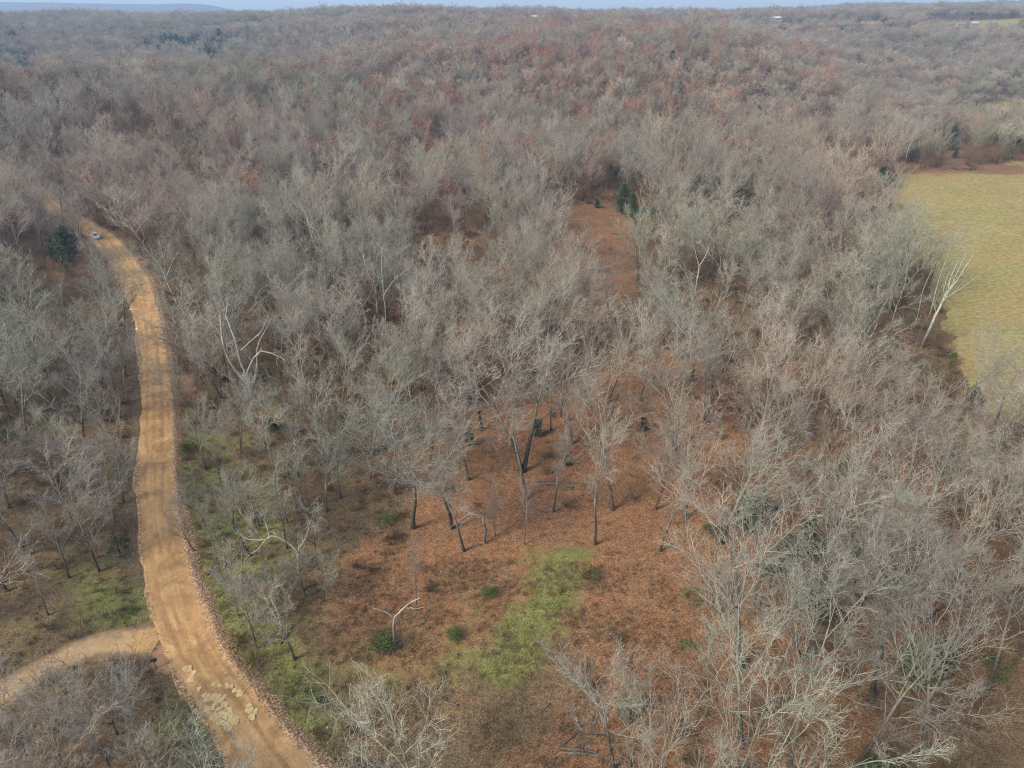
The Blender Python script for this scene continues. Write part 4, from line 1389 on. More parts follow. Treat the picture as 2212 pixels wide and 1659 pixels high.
# ------------------------------------------------------------------ dead trees and white-barked trees, each shaped from its own limbs
def limb_tree(name, px, py, stems, mat, label, cat='tree', group=None, k1=5, k2=5, k3=0, ratio=0.45, crown_mat=None, tr=0.014, seed=1, jit=0.12, lead=None):
    """stems: list of (list of (dx, dy, dz) points, r0, r1); twigs are grown from the stems"""
    rng = np.random.default_rng(seed)
    x, y = G(px, py)
    x, y = float(x), float(y)
    root = empty(name, (x, y, z_at(x, y)))
    tr_parts, cr_parts = [], []
    P_, R_, L_ = [], [], []
    for pts, r0, r1 in stems:
        c = cspline(pts, 4)
        n = len(c)
        idx = np.linspace(0, n - 1, 9)
        c = np.stack([np.interp(idx, np.arange(n), c[:, k_]) for k_ in range(3)], 1)
        c[1:] += rng.normal(0, 0.05, (8, 3))
        P_.append(c)
        R_.append(np.linspace(r0, r1, 9))
        L_.append(np.sum(np.linalg.norm(np.diff(c, axis=0), axis=1)))
    P_, R_, L_ = np.array(P_), np.array(R_), np.array(L_)
    tr_parts.append(tubes(P_, R_, 7))
    tv, tq = collect(tr_parts)
    # close the broken tops
    part = bpy.data.objects.new('trunk', mesh_from('trunk', tv, tq, mat))
    link(part, root)
    if k1:
        B, D, L1, r0 = children(P_, R_, L_, k1, 0.3, 1.0, 0.75, 0.25, ratio, 0.5, rng, 0.4, tr * 1.6, 0.05)
        P1, R1_ = poly_grow(B, D, L1, r0, r0 * 0.35, 5, jit, 0.06, rng)
        cr_parts.append(tubes(P1, R1_, 4))
        if k2:
            B, D, L2, r0 = children(P1, R1_, L1, k2, 0.2, 1.0, 0.7, 0.25, 0.5, 0.6, rng, 0.3, tr)
            P2, R2_ = poly_grow(B, D, L2, r0, r0 * 0.4, 3, 0.16, 0.04, rng)
            cr_parts.append(tubes(P2, R2_, 3))
            if k3:
                B, D, L3, r0 = children(P2, R2_, L2, k3, 0.2, 1.0, 0.7, 0.25, 0.55, 0.6, rng, 0.3, tr * 0.8)
                P3, R3_ = poly_grow(B, D, L3, r0, r0 * 0.4, 2, 0.16, 0.04, rng)
                cr_parts.append(tubes(P3, R3_, 3))
        cv, cq = collect(cr_parts)
        link(bpy.data.objects.new('crown', mesh_from('crown', cv, cq, crown_mat or mat)), root)
    tag(root, label, cat, group)
    LAND.append((lead or label, x, y))
    return root

limb_tree('dead_tree', 548, 872, [
    ([(0, 0, -0.3), (0, 0, 4.5), (-0.8, 0, 6.0)], 0.55, 0.42),
    ([(-0.1, 0, 3.5), (-2.6, 0.2, 8.0), (-3.2, 0, 12.0), (-2.8, 0.4, 17.0)], 0.34, 0.14),
    ([(0, 0, 4.5), (-0.6, -0.6, 9.0), (-0.9, -0.5, 13.0), (-1.8, 0, 17.5)], 0.32, 0.12),
    ([(-0.2, -0.3, 5.5), (0.9, -0.6, 8.0), (3.2, -0.4, 10.5), (6.5, -0.2, 9.3), (8.0, 0, 7.6)], 0.24, 0.05),
    ([(0.3, 0.1, 3.0), (1.6, 0.4, 7.0), (2.4, 0.4, 11.0), (4.8, 0.5, 15.0)], 0.24, 0.06),
    ([(-0.7, -0.5, 10.5), (1.2, -0.4, 12.0), (3.6, 0, 14.0), (5.2, 0.2, 17.0)], 0.14, 0.04),
    ([(-3.0, 0, 13), (-4.4, 0, 15.5), (-6.2, 0.3, 16.5)], 0.12, 0.04),
    ([(-1.8, 0.1, 17.0), (-1.2, 0.2, 19.0), (-0.9, 0.3, 21.5)], 0.10, 0.03)],
    M['dead'], 'huge dead tree with bare silver forked limbs right of the road', 'dead tree', k1=4, k2=4, ratio=0.22, seed=4, lead='huge silver dead tree')
limb_tree('sycamore_tree', 386, 672, [
    ([(0.3, 0, -0.3), (0, 0, 3.0), (-0.9, 0, 6.5), (-1.2, 0, 9.0)], 0.24, 0.17),
    ([(-1.2, 0, 8.8), (-1.8, 0, 11.5), (-4.5, 0, 15.5)], 0.15, 0.05),
    ([(-1.1, 0, 8.5), (-0.8, 0.4, 12), (-1.0, 0.6, 16)], 0.13, 0.04),
    ([(-1.0, 0, 8.3), (0.6, 0, 11), (3.0, 0, 14.5)], 0.14, 0.04),
    ([(-1.2, 0, 9.6), (-3.5, -0.5, 12), (-6.5, -0.6, 14)], 0.10, 0.03),
    ([(-0.9, 0, 7.3), (1.5, 0.5, 8.5), (2.2, 0.5, 10.8)], 0.08, 0.03)],
    M['pale'], 'white-barked sycamore with a fan of limbs beside the road bend', k1=7, k2=6, k3=4, ratio=0.42, crown_mat=M['twig'], seed=7, lead='white sycamore by the road')
for i, (px, py, lab, st) in enumerate([
    (797, 718, 'left tree of the white sycamore trio in the middle of the wood', [([(0, 0, -.3), (-0.7, 0, 5), (-1.3, 0, 10), (-2.0, 0, 17)], 0.23, 0.05), ([(-0.9, 0, 6.5), (-4.0, 0, 10.5), (-6.2, 0, 14.5)], 0.12, 0.03), ([(-0.8, 0, 6), (1.2, 0, 9), (2.4, 0, 13)], 0.10, 0.03), ([(-.5, 0, 4), (-3.2, -.4, 6.5), (-5, -.4, 9.5)], 0.08, 0.03)]),
    (818, 704, 'middle tree of the white sycamore trio, with the thickest forking trunk', [([(0, 0, -.3), (0.1, 0, 6), (0.1, 0, 9.5)], 0.26, 0.2), ([(0.1, 0, 9.2), (-1.4, 0, 13), (-1.9, 0, 19)], 0.15, 0.04), ([(0.1, 0, 9.2), (1.7, 0, 12.0), (2.0, 0.3, 17)], 0.13, 0.04), ([(0.1, 0, 4.5), (-1.9, 0, 6.5), (-3.4, 0, 9.3)], 0.09, 0.03), ([(0, 0, 5.5), (2.3, 0, 7.0), (4.2, 0, 8.3)], 0.08, 0.03)]),
    (836, 722, 'right tree of the white sycamore trio, a straight slender pole', [([(0, 0, -.3), (0.1, 0, 6), (0.0, 0, 12), (0.5, 0, 19.5)], 0.17, 0.04), ([(0.1, 0, 9), (2.5, 0, 12.5), (6.0, 0, 15)], 0.09, 0.03), ([(0, 0, 12), (-1.4, 0, 14), (-2.0, 0, 16.5)], 0.06, 0.02)])]):
    limb_tree('sycamore_tree', px, py, st, M['pale'], lab, 'tree', 'white sycamores in the middle of the wood', k1=5, k2=5, k3=3, ratio=0.32, crown_mat=M['twig'], seed=20 + i, lead=lab.split(',')[0])
limb_tree('dead_tree', 895, 722, [([(0, 0, -.3), (0.1, 0, 2.5), (0.15, 0, 5.2)], 0.20, 0.15)], M['pale'], 'short pale branchless stub right of the sycamore trio', 'dead tree', k1=0, seed=30, lead='pale branchless stub')
# by the hay field
limb_tree('sycamore_tree', 1983, 752, [
    ([(0.6, 0, -.3), (1.2, 0, 4.5), (2.0, 0, 9.5), (2.6, 0, 12.5)], 0.30, 0.20),
    ([(2.8, 0, 12.3), (2.4, 0, 15), (2.9, 0, 18.5)], 0.17, 0.05), ([(2.8, 0, 12.3), (4.0, 0, 15.5), (5.5, 0, 20)], 0.17, 0.04),
    ([(2.9, 0, 12.5), (3.3, 0, 16), (4.0, 0, 20.5)], 0.13, 0.04), ([(2.3, 0, 10.8), (4.6, 0, 12.6), (7.6, 0, 15.5)], 0.12, 0.03), ([(2.4, 0, 11.3), (1.6, 0, 13.4), (1.7, 0, 16.5)], 0.10, 0.04)],
    M['pale'], 'thick white sycamore leaning toward the hay field', k1=4, k2=4, k3=3, ratio=0.3, crown_mat=M['twig'], seed=41, lead='thick white sycamore by the field')
limb_tree('dead_tree', 1996, 712, [([(0, 0, -.3), (0.2, 0, 6), (0.1, 0, 12), (0.5, 0, 18.5)], 0.15, 0.04), ([(0.1, 0, 13), (-1.2, 0, 14.6), (-2.0, 0, 15.4)], 0.05, 0.02)],
    M['pale'], 'tall thin white dead pole left of the leaning field sycamore', 'dead tree', k1=5, k2=0, ratio=0.10, seed=42, lead='tall thin white pole')
limb_tree('dead_tree', 1973, 716, [([(0, 0, -.3), (-0.1, 0, 5), (-0.5, 0, 9), (0.2, 0, 14)], 0.12, 0.04)],
    M['pale'], 'shorter crooked white dead pole, leftmost by the hay field', 'dead tree', k1=4, k2=0, ratio=0.10, seed=43, lead='crooked white pole')
limb_tree('sycamore_tree', 1497, 660, [([(0, 0, -.3), (0.2, 0, 5), (0.3, 0, 10)], 0.22, 0.16), ([(0.3, 0, 9.8), (-1.0, 0, 13), (-2.5, 0, 17)], 0.12, 0.03), ([(0.3, 0, 9.8), (1.6, 0, 12.5), (2.4, 0, 16.5)], 0.12, 0.03), ([(0.2, 0, 7), (-2.2, 0, 8.6), (-4.0, 0, 11)], 0.08, 0.03)],
    M['pale'], 'white-trunked forked tree in the wood right of the leafy path', k1=5, k2=5, k3=3, ratio=0.34, crown_mat=M['twig'], seed=44, lead='white forked tree right of the path')
limb_tree('sycamore_tree', 1808, 560, [([(0, 0, -.3), (-0.1, 0, 6), (0, 0, 12), (0.2, 0, 17)], 0.20, 0.05), ([(0, 0, 8), (-2, 0, 11), (-3.6, 0, 14)], 0.09, 0.03), ([(0, 0, 9), (1.6, 0, 12), (2.8, 0, 16)], 0.09, 0.03)],
    M['pale'], 'pale upright tree in the wood left of the hay field', k1=6, k2=5, k3=3, ratio=0.3, crown_mat=M['twig'], seed=45, lead='pale upright tree left of the field')
for i, (px, py, lab) in enumerate([(1905, 355, 'leftmost tall pale trunk on the back rim of the hay field'), (1928, 365, 'middle tall pale trunk on the back rim of the hay field'), (1955, 358, 'rightmost tall pale trunk on the back rim of the hay field')]):
    limb_tree('sycamore_tree', px, py, [([(0, 0, -.3), (0.1 - 0.3 * i, 0, 6), (0.5, 0, 11 + i), (0.6 - 0.5 * i, 0, 17 + i)], 0.19, 0.05), ([(0.3, 0, 9 + 1.3 * i), (-1.6 - 0.6 * i, 0.3, 12.5), (-3 + 0.5 * i, 0.5, 16)], 0.10, 0.03), ([(0.4, 0, 12 - i), (1.5 + 0.8 * i, 0, 14.5), (3 + i, 0, 17)], 0.10, 0.03)],
              M['pale'], lab, 'tree', 'pale trunks at the back of the hay field', k1=5, k2=5, ratio=0.4, crown_mat=M['twig'], tr=0.022, seed=50 + i, lead=lab)
limb_tree('dead_tree', 862, 485, [([(0, 0, -.3), (-0.6, 0, 6), (-1.5, 0, 12), (-2.6, 0, 18)], 0.22, 0.05), ([(-0.8, 0, 7), (1.0, 0, 12), (1.8, 0, 17.5)], 0.16, 0.04), ([(-0.5, 0, 4), (-4, 0, 9), (-5.4, 0, 12)], 0.12, 0.03)],
    M['pale'], 'leaning pale forked trunks deep in the wood above the sycamore trio', 'dead tree', k1=3, k2=3, ratio=0.2, seed=61, lead='pale forked trunks above the trio')
# in the clearing
limb_tree('dead_tree', 856, 1400, [
    ([(0, 0, -.2), (-0.1, 0, 2.0), (0.1, 0, 4.6)], 0.13, 0.11), ([(0.1, 0, 4.5), (-0.6, 0, 5.3), (-2.0, 0, 6.0)], 0.08, 0.03),
    ([(0.1, 0, 4.5), (0.8, 0, 5.4), (2.0, 0.2, 6.6), (3.0, 0.4, 7.0)], 0.11, 0.05), ([(1.3, 0, 6.0), (2.2, 0, 5.9), (3.5, 0, 6.0)], 0.05, 0.02)],
    M['dead'], 'small dead tree shaped like a Y beside the green bush', 'dead tree', k1=2, k2=2, ratio=0.16, seed=71, lead='small Y-shaped dead tree')
limb_tree('dead_tree', 1048, 1172, [([(0, 0, -.2), (0, 0, 2.4), (-0.15, 0, 4.6)], 0.17, 0.14), ([(-0.2, 0, 4.4), (-1.8, -0.2, 4.9), (-3.2, -0.4, 4.2), (-5.0, -0.6, 2.6)], 0.09, 0.03), ([(-1.5, -.2, 4.8), (-3.0, -.6, 3.4), (-4.2, -.9, 1.8)], 0.05, 0.02)],
    M['dead'], 'broken-topped grey snag with a limb hanging to its left', 'dead tree', k1=3, k2=3, ratio=0.22, seed=72, lead='broken-topped snag')
limb_tree('dead_tree', 655, 1275, [
    ([(0, 0, -.2), (-0.1, 0, 3), (0.3, 0, 6.0)], 0.19, 0.15), ([(0.3, 0, 6.0), (-1.2, -0.2, 8.0), (-2.6, -0.3, 8.6)], 0.13, 0.08),
    ([(-2.4, -.3, 8.5), (-4.0, -.6, 8.2), (-5.6, -.6, 8.8), (-6.4, -.8, 9.7)], 0.08, 0.03), ([(-2.6, -.3, 8.6), (-4.0, -.9, 7.2), (-5.6, -1.2, 6.0)], 0.07, 0.02),
    ([(-2.6, -.3, 8.6), (-2.9, 0, 10), (-3.6, 0.2, 12)], 0.06, 0.02), ([(0.3, 0, 6.2), (1.3, 0, 8.0), (2.4, 0, 10.6)], 0.09, 0.03)],
    M['pale'], 'silvery dead tree with curling pale limbs between road and clearing', 'dead tree', k1=6, k2=4, k3=2, ratio=0.26, seed=73, lead='silvery curling dead tree')
limb_tree('dead_tree', 622, 1130, [([(0, 0, -.2), (-0.5, 0, 3.2), (-1.1, 0, 5), (-0.7, 0, 8), (0.3, 0, 10.4)], 0.10, 0.04)],
    M['dead'], 'thin crooked pinkish dead stem standing above the silvery dead tree', 'dead tree', k1=2, k2=0, ratio=0.06, seed=74, lead='thin crooked dead stem')

# ------------------------------------------------------------------ evergreen cedars
def cedar(px, py, form, H, w, label, young=False, group='red cedars among the bare trees'):
    tm, cm, H0, cy_ = CEDAR[form]
    x, y = G(px, py)
    x, y = float(x), float(y)
    r_ = empty('cedar_tree', (x, y, z_at(x, y)), (0, 0, rnd.uniform(0, 6.28)))
    s = H / H0
    r_.scale = (s * w, s * w, s)
    part_copy('trunk', tm, r_)
    part_copy('crown', cy_ if young else cm, r_)
    tag(r_, label, 'cedar tree', group)
    LAND.append((label, x, y))
    return r_
cedar(152, 572, 2, 11.5, 1.25, 'tallest dark cedar behind the leaning pale tree by the road')
cedar(128, 560, 1, 8.0, 1.2, 'lower dark cedar against the left side of the tallest one')
cedar(150, 598, 1, 4.2, 0.9, 'small yellow-green cedar at the foot of the big dark cedars', True)
cedar(1015, 962, 1, 3.6, 0.75, 'small dark cedar left of the twin-trunked tree')
cedar(1160, 942, 3, 3.4, 0.9, 'loose little cedar right of the twin-trunked tree')
cedar(1390, 928, 3, 3.0, 0.8, 'upright little green cedar under the thin dark tree, centre right')
cedar(1225, 1005, 3, 2.2, 0.9, 'tiny cedar behind the long fallen logs')
cedar(1352, 1550, 0, 3.6, 1.0, 'small green cedar behind the two trees at the lower edge')
cedar(1600, 1135, 1, 5.0, 1.35, 'spreading yellow-green cedar, left one on the right slope', True)
cedar(1640, 1115, 1, 4.6, 1.2, 'darker green cedar touching the yellow-green one on the right slope')
cedar(1735, 1200, 2, 6.4, 1.15, 'broad grey-green cedar veiled by bare twigs right of the clearing')
cedar(1660, 1245, 1, 4.2, 1.0, 'dark cedar low behind the big oak crown')
cedar(1690, 1215, 1, 4.8, 1.1, 'mid-green cedar between the broad one and the dark one')
cedar(1833, 1215, 0, 4.4, 0.95, 'very dark narrow cedar above the big forked oak')
cedar(1722, 1300, 3, 2.6, 1.2, 'light green young cedar left of the big forked oak', True)
cedar(1772, 1345, 1, 4.0, 0.9, 'dull green cedar left of the forked oak trunk')
cedar(1975, 1470, 1, 5.2, 1.5, 'wide olive cedar beneath the lower right crowns', True)
cedar(2015, 1440, 1, 4.6, 1.2, 'dark part-hidden cedar behind the wide olive one')
cedar(1880, 1700, 1, 4.6, 1.3, 'dark cedar half hidden near the bottom right corner')
cedar(2100, 872, 1, 4.0, 1.1, 'small cedar at the near corner of the hay field')
cedar(2052, 790, 3, 3.0, 1.1, 'tiny cedar on the near margin of the hay field')
cedar(1345, 462, 2, 10.5, 1.3, 'big grey-green cedar at the right head of the leafy path')
cedar(1365, 475, 2, 9.0, 1.0, 'second big cedar just right of the leafy path head')
cedar(1290, 452, 3, 3.4, 1.1, 'little cedar at the top end of the leafy path')
cedar(1400, 525, 1, 5.0, 1.0, 'low cedar on the right side of the leafy path')
cedar(1502, 425, 1, 8.0, 1.2, 'dark cedar in the wood right of the path head')
cedar(1535, 398, 2, 9.0, 1.0, 'thin dark cedar standing right of the path head group')
cedar(1580, 412, 0, 7.0, 0.9, 'narrow yellowish cedar farthest right of the path head group', True)
cedar(1210, 300, 0, 10.0, 0.9, 'lone blue-green cedar among the russet trees of the middle hill')
cedar(1900, 405, 1, 8.0, 1.7, 'wide green cedar at the back left corner of the hay field')
cedar(1925, 408, 1, 6.0, 1.2, 'lower cedar right of the wide one at the field corner')
cedar(1895, 428, 0, 4.5, 1.0, 'small olive cedar below the field corner cedars', True)
cedar(2052, 322, 2, 12.0, 1.0, 'tall dark green tree behind the brush pile')
cedar(2062, 340, 0, 5.5, 1.0, 'short cedar right above the brush pile')
cedar(2172, 342, 1, 6.0, 1.3, 'dark round cedar right of the brush pile')
cedar(2190, 330, 0, 9.0, 1.1, 'taller cedar at the right frame edge behind the hay field')
cedar(780, 540, 0, 6.0, 1.0, 'dark little cedar left of the brushy opening')
cedar(960, 725, 3, 2.6, 1.4, 'yellowish young cedar in the brushy opening', True)
cedar(30, 960, 1, 3.6, 1.4, 'dark low cedar at the far left below the bend')
cedar(45, 590, 1, 5.0, 1.2, 'dark cedar at the left edge level with the road bend')
cedar(275, 295, 0, 9.0, 1.0, 'lone cedar in the left middle wood')
cedar(470, 385, 0, 7.5, 1.0, 'small cedar in the left wood far beyond the bend')
cedar(940, 380, 0, 7.0, 0.7, 'slim cedar at the end of the grassy lane')
cedar(590, 925, 3, 2.4, 1.8, 'dark green bush at the right foot of the huge dead tree')

# the green bush beside the Y-shaped dead tree, and holly-like shrubs
def bush(px, py, s, label, mat='green_leaf'):
    x, y = G(px, py)
    rng = np.random.default_rng(int(px))
    parts, tips = shrub_arrays(int(py), 1.7, 20, 0.7, 7)
    V_, Q_ = collect(parts)
    pts = np.repeat(tips, 3, 0) + rng.normal(0, 0.16, (len(tips) * 3, 3))
    lv, lq = leaves_at(pts, 0.13, rng)
    r_ = empty('shrub', (float(x), float(y), z_at(float(x), float(y))))
    r_.scale = (s, s, s)
    link(bpy.data.objects.new('stem', mesh_from('stem', V_, Q_, M['brush'])), r_)
    link(bpy.data.objects.new('foliage', mesh_from('foliage', lv, lq, M[mat], smooth=False)), r_)
    tag(r_, label, 'shrub')
    LAND.append((label, float(x), float(y)))
bush(828, 1400, 1.15, 'round green bush at the foot of the small Y-shaped dead tree')
bush(1055, 1285, 0.75, 'low dull green bush left of the grassy patch')
bush(985, 1375, 0.8, 'low brownish green bush in the lower left of the clearing')
bush(410, 975, 1.1, 'dark green shrub on the right shoulder of the road')

# ------------------------------------------------------------------ logs and stumps
def log(pts, r0, r1, mat, label, name='fallen_log', broken=2, seed=0, cat='log', group=None, lift=0.0):
    """pts: picture places along the log lying on the ground"""
    P_ = [G3(a_, b_) for a_, b_ in pts]
    base = P_[0]
    rng = np.random.default_rng(seed)
    c = cspline([[p.x - base.x, p.y - base.y, 0] for p in P_], 5)
    n = len(c)
    z0 = z_at(base.x, base.y)
    for i in range(n):
        c[i, 2] = z_at(base.x + c[i, 0], base.y + c[i, 1]) - z0 + r0 * 0.75 + lift * i / n
    c[:, :2] += rng.normal(0, 0.035, (n, 2))
    root = empty(name, (base.x, base.y, z0))
    mb = MB()
    rad = np.linspace(r0, r1, n) * rng.uniform(0.88, 1.12, n)
    mb.tube(c, rad, 8)
    mb.build('stem', mat, root, True)
    for k_ in range(broken):
        i = int(rng.integers(n // 4, n - 1))
        d = np.array([rng.normal(0, 1), rng.normal(0, 1), 0.5])
        d /= np.linalg.norm(d)
        mb = MB()
        L = rng.uniform(0.5, 1.5)
        mb.tube([c[i], c[i] + d * L * 0.5, c[i] + d * L + np.array([0, 0, 0.15])], [rad[i] * 0.45, rad[i] * 0.3, 0.012], 5)
        mb.build('branch', mat, root, True)
    tag(root, label, cat, group)
    LAND.append((label, base.x, base.y))
    return root
log([(1152, 1040), (1200, 1040), (1260, 1045), (1336, 1048)], 0.17, 0.07, M['dead'], 'longest pale fallen log across the orange leaves', broken=3, seed=1)
log([(1166, 1046), (1205, 1048), (1240, 1053)], 0.16, 0.10, M['dead'], 'grey fallen log lying just below the longest one', broken=1, seed=2)
log([(1208, 1056), (1238, 1057)], 0.10, 0.07, M['pale'], 'short pale log under the two long fallen logs', broken=0, seed=3)
log([(1213, 1618), (1250, 1622), (1290, 1627)], 0.11, 0.07, M['pale'], 'upper one of two parallel white logs at the bottom', broken=1, seed=4)
log([(1217, 1627), (1260, 1630), (1308, 1634)], 0.10, 0.06, M['pale'], 'lower one of two parallel white logs at the bottom', broken=0, seed=5)
log([(1215, 1612), (1240, 1590), (1251, 1566)], 0.07, 0.05, M['dead'], 'crooked brown stick rising from the two white logs', broken=1, seed=6, lift=0.4)
log([(1187, 1659), (1203, 1636)], 0.06, 0.05, M['dead'], 'short brown stick below the two white logs', broken=0, seed=16)
log([(955, 1515), (990, 1525)], 0.08, 0.06, M['pale'], 'short pale log right of the round pale tree', broken=0, seed=7)
log([(681, 1500), (722, 1530), (772, 1571)], 0.07, 0.04, M['dead'], 'thin straight fallen pole on the lower left grass', broken=1, seed=8)
log([(1157, 1548), (1190, 1520)], 0.06, 0.04, M['dead'], 'thin grey stick in the dark weeds of the clearing', broken=1, seed=9)
log([(770, 1105), (795, 1112), (822, 1124)], 0.12, 0.06, M['bark'], 'dark fallen limb at the upper left of the clearing', broken=3, seed=10)
log([(632, 1352), (620, 1370), (606, 1391)], 0.17, 0.13, M['dead'], 'split grey log in the verge tangle', broken=1, seed=11)
log([(2028, 306), (2036, 318), (2043, 330)], 0.30, 0.22, M['pale'], 'white fallen trunk on the slope above the brush pile', broken=1, seed=12)
log([(1680, 1168), (1720, 1190), (1760, 1150)], 0.06, 0.03, M['dead'], 'thin pale fallen branch in front of the broad cedar', broken=2, seed=13)

def stump_log(px, py, L, r, rz, tilt, label):
    p = G3(px, py)
    z0 = z_at(p.x, p.y)
    root = empty('dead_wood', (p.x, p.y, z0), (0, 0, rz))
    mb = MB()
    n = 7
    rng = np.random.default_rng(int(px))
    pts = [np.array([t_ * L * math.cos(tilt), 0, r * 0.8 + t_ * L * math.sin(tilt)]) + np.array([0, rng.normal(0, 0.02), 0]) for t_ in np.linspace(0, 1, n)]
    mb.tube(pts, [r * k_ for k_ in rng.uniform(0.85, 1.1, n)], 9)
    mb.build('stem', M['pale'], root, True)
    mb = MB()
    mb.tube([pts[3], pts[3] + np.array([0.2, 0.5, 0.3]), pts[3] + np.array([0.3, 1.0, 0.8])], [r * 0.35, r * 0.25, 0.02], 5)
    mb.build('branch', M['pale'], root, True)
    tag(root, label, 'dead wood')
    LAND.append((label, p.x, p.y))
stump_log(489, 1228, 1.5, 0.21, R(115), R(35), 'upper white chunk of dead wood on the green verge')
stump_log(560, 1338, 2.0, 0.19, R(118), R(40), 'lower white chunk of dead wood, standing askew on the verge')

# ------------------------------------------------------------------ brush pile by the far field
def brush_pile():
    p = G3(2068, 370)
    root = empty('brush_pile', (p.x, p.y, z_at(p.x, p.y)))
    rng = np.random.default_rng(8)
    for k_ in range(46):
        a_ = rng.uniform(0, math.pi)
        L = rng.uniform(2.0, 5.5)
        cx, cy_ = rng.normal(0, 5.0), rng.normal(0, 1.3)
        zc = max(0.15, 1.6 * math.exp(-(cx / 6.0) ** 2) * rng.uniform(0.2, 1.0))
        d = np.array([math.cos(a_), math.sin(a_), rng.normal(0, 0.22)])
        c0 = np.array([cx, cy_, zc])
        mb = MB()
        r = rng.uniform(0.06, 0.17)
        mb.tube([c0 - d * L / 2, c0 + rng.normal(0, 0.12, 3), c0 + d * L / 2], [r, r * 0.85, r * 0.5], 5)
        mb.build('branch', M['dead'] if cx < 2 else M['bark'], root, True)
    tag(root, 'grey heap of cut branches at the back edge of the hay field', 'brush pile')
    LAND.append(('grey heap of cut branches', p.x, p.y))
brush_pile()

# ------------------------------------------------------------------ stones: bedrock slabs in the road, roadside slabs, loose gravel
def cracked_slab(poly_px, cell, hgt, label, mat, seed):
    """pieces of a cracked ledge: one mesh per piece"""
    rng = np.random.default_rng(seed)
    P_ = np.array([G(a_, b_) for a_, b_ in poly_px], float)
    c0 = P_.mean(0)
    root = empty('bedrock_outcrop', (c0[0], c0[1], z_at(c0[0], c0[1])))
    poly = P_ - c0
    lo, hi = poly.min(0), poly.max(0)
    xs = np.arange(lo[0], hi[0] + cell, cell)
    ys = np.arange(lo[1], hi[1] + cell, cell)
    seeds = np.array([[x + rng.uniform(-.42, .42) * cell, y + rng.uniform(-.42, .42) * cell] for x in xs for y in ys])
    pad = np.array([[x, y] for x in np.arange(lo[0] - 3 * cell, hi[0] + 3.1 * cell, cell) for y in np.arange(lo[1] - 3 * cell, hi[1] + 3.1 * cell, cell)
                    if x < lo[0] - cell or x > hi[0] + cell or y < lo[1] - cell or y > hi[1] + cell])
    allp = np.vstack([seeds, pad])
    ok_ = inpoly(seeds[:, 0], seeds[:, 1], [tuple(q) for q in poly])
    for si in np.where(ok_)[0]:
        s_ = seeds[si]
        cellp = [np.array(q) + s_ for q in ((-3, -3), (3, -3), (3, 3), (-3, 3))]
        for o_ in allp:
            dd = o_ - s_
            l = np.hypot(*dd)
            if l < 1e-6 or l > cell * 3: continue
            m_ = (o_ + s_) / 2
            nrm = dd / l
            out = []
            for i in range(len(cellp)):
                A_, B_ = cellp[i], cellp[(i + 1) % len(cellp)]
                da, db = np.dot(A_ - m_, nrm), np.dot(B_ - m_, nrm)
                if da <= 0: out.append(A_)
                if (da < 0) != (db < 0): out.append(A_ + (B_ - A_) * (da / (da - db)))
            cellp = out
            if len(cellp) < 3: break
        if len(cellp) < 3 or rng.random() < 0.12: continue
        c_ = np.mean(cellp, 0)
        shr = 1 - rng.uniform(0.01, 0.05)
        pc = [(q - c_) * shr + c_ for q in cellp]
        n = len(pc)
        h = hgt * rng.uniform(0.7, 1.3)
        zt = z_at(c0[0] + c_[0], c0[1] + c_[1]) - root.location.z
        V_ = [(q[0], q[1], zt - 0.10) for q in pc] + [(q[0], q[1], zt + h - 0.02) for q in pc] + [((q[0] - c_[0]) * 0.93 + c_[0], (q[1] - c_[1]) * 0.93 + c_[1], zt + h + rng.uniform(-.006, .006)) for q in pc]
        F_ = []
        for i in range(n):
            j = (i + 1) % n
            F_.append((i, j, n + j, n + i))
            F_.append((n + i, n + j, 2 * n + j, 2 * n + i))
        F_.append(tuple(range(2 * n, 3 * n)))
        me_ = bpy.data.meshes.new('slab')
        me_.from_pydata(V_, [], F_)
        me_.materials.append(mat)
        link(bpy.data.objects.new('slab', me_), root)
    tag(root, label, 'bedrock')
    LAND.append((label, c0[0], c0[1]))
cracked_slab([(440, 1500), (462, 1497), (485, 1500), (493, 1520), (512, 1540), (516, 1560), (505, 1576), (492, 1583), (470, 1568), (452, 1545), (444, 1522)], 0.52, 0.105, 'large cracked pale bedrock patch in the road', M['rock'], 2)
cracked_slab([(528, 1524), (540, 1522), (560, 1542), (564, 1556), (552, 1562), (538, 1548)], 0.62, 0.115, 'smaller pale slab group near the right edge of the road', M['rock'], 3)
cracked_slab([(392, 1432), (402, 1428), (420, 1444), (424, 1462), (410, 1466), (400, 1452)], 0.60, 0.10, 'pale rock patch on the left side of the road above the big one', M['rock'], 4)
cracked_slab([(408, 1470), (416, 1468), (436, 1492), (432, 1498)], 0.5, 0.10, 'thin line of pale rock left of the large cracked patch', M['rock'], 5)
cracked_slab([(455, 1472), (500, 1476), (528, 1500), (520, 1508), (495, 1490), (458, 1482)], 0.42, 0.095, 'strip of small pale stones above the large cracked patch', M['rock'], 6)

def stone_mesh(rng, sx, sy, sz, sub=1):
    phi = (1 + 5 ** 0.5) / 2
    V_ = np.array([(-1, phi, 0), (1, phi, 0), (-1, -phi, 0), (1, -phi, 0), (0, -1, phi), (0, 1, phi), (0, -1, -phi), (0, 1, -phi), (phi, 0, -1), (phi, 0, 1), (-phi, 0, -1), (-phi, 0, 1)]) / 1.9
    F_ = [(0, 11, 5), (0, 5, 1), (0, 1, 7), (0, 7, 10), (0, 10, 11), (1, 5, 9), (5, 11, 4), (11, 10, 2), (10, 7, 6), (7, 1, 8), (3, 9, 4), (3, 4, 2), (3, 2, 6), (3, 6, 8), (3, 8, 9), (4, 9, 5), (2, 4, 11), (6, 2, 10), (8, 6, 7), (9, 8, 1)]
    V_ = V_ * rng.uniform(0.8, 1.15, (12, 1)) * np.array([sx, sy, sz])
    return V_, np.array(F_)
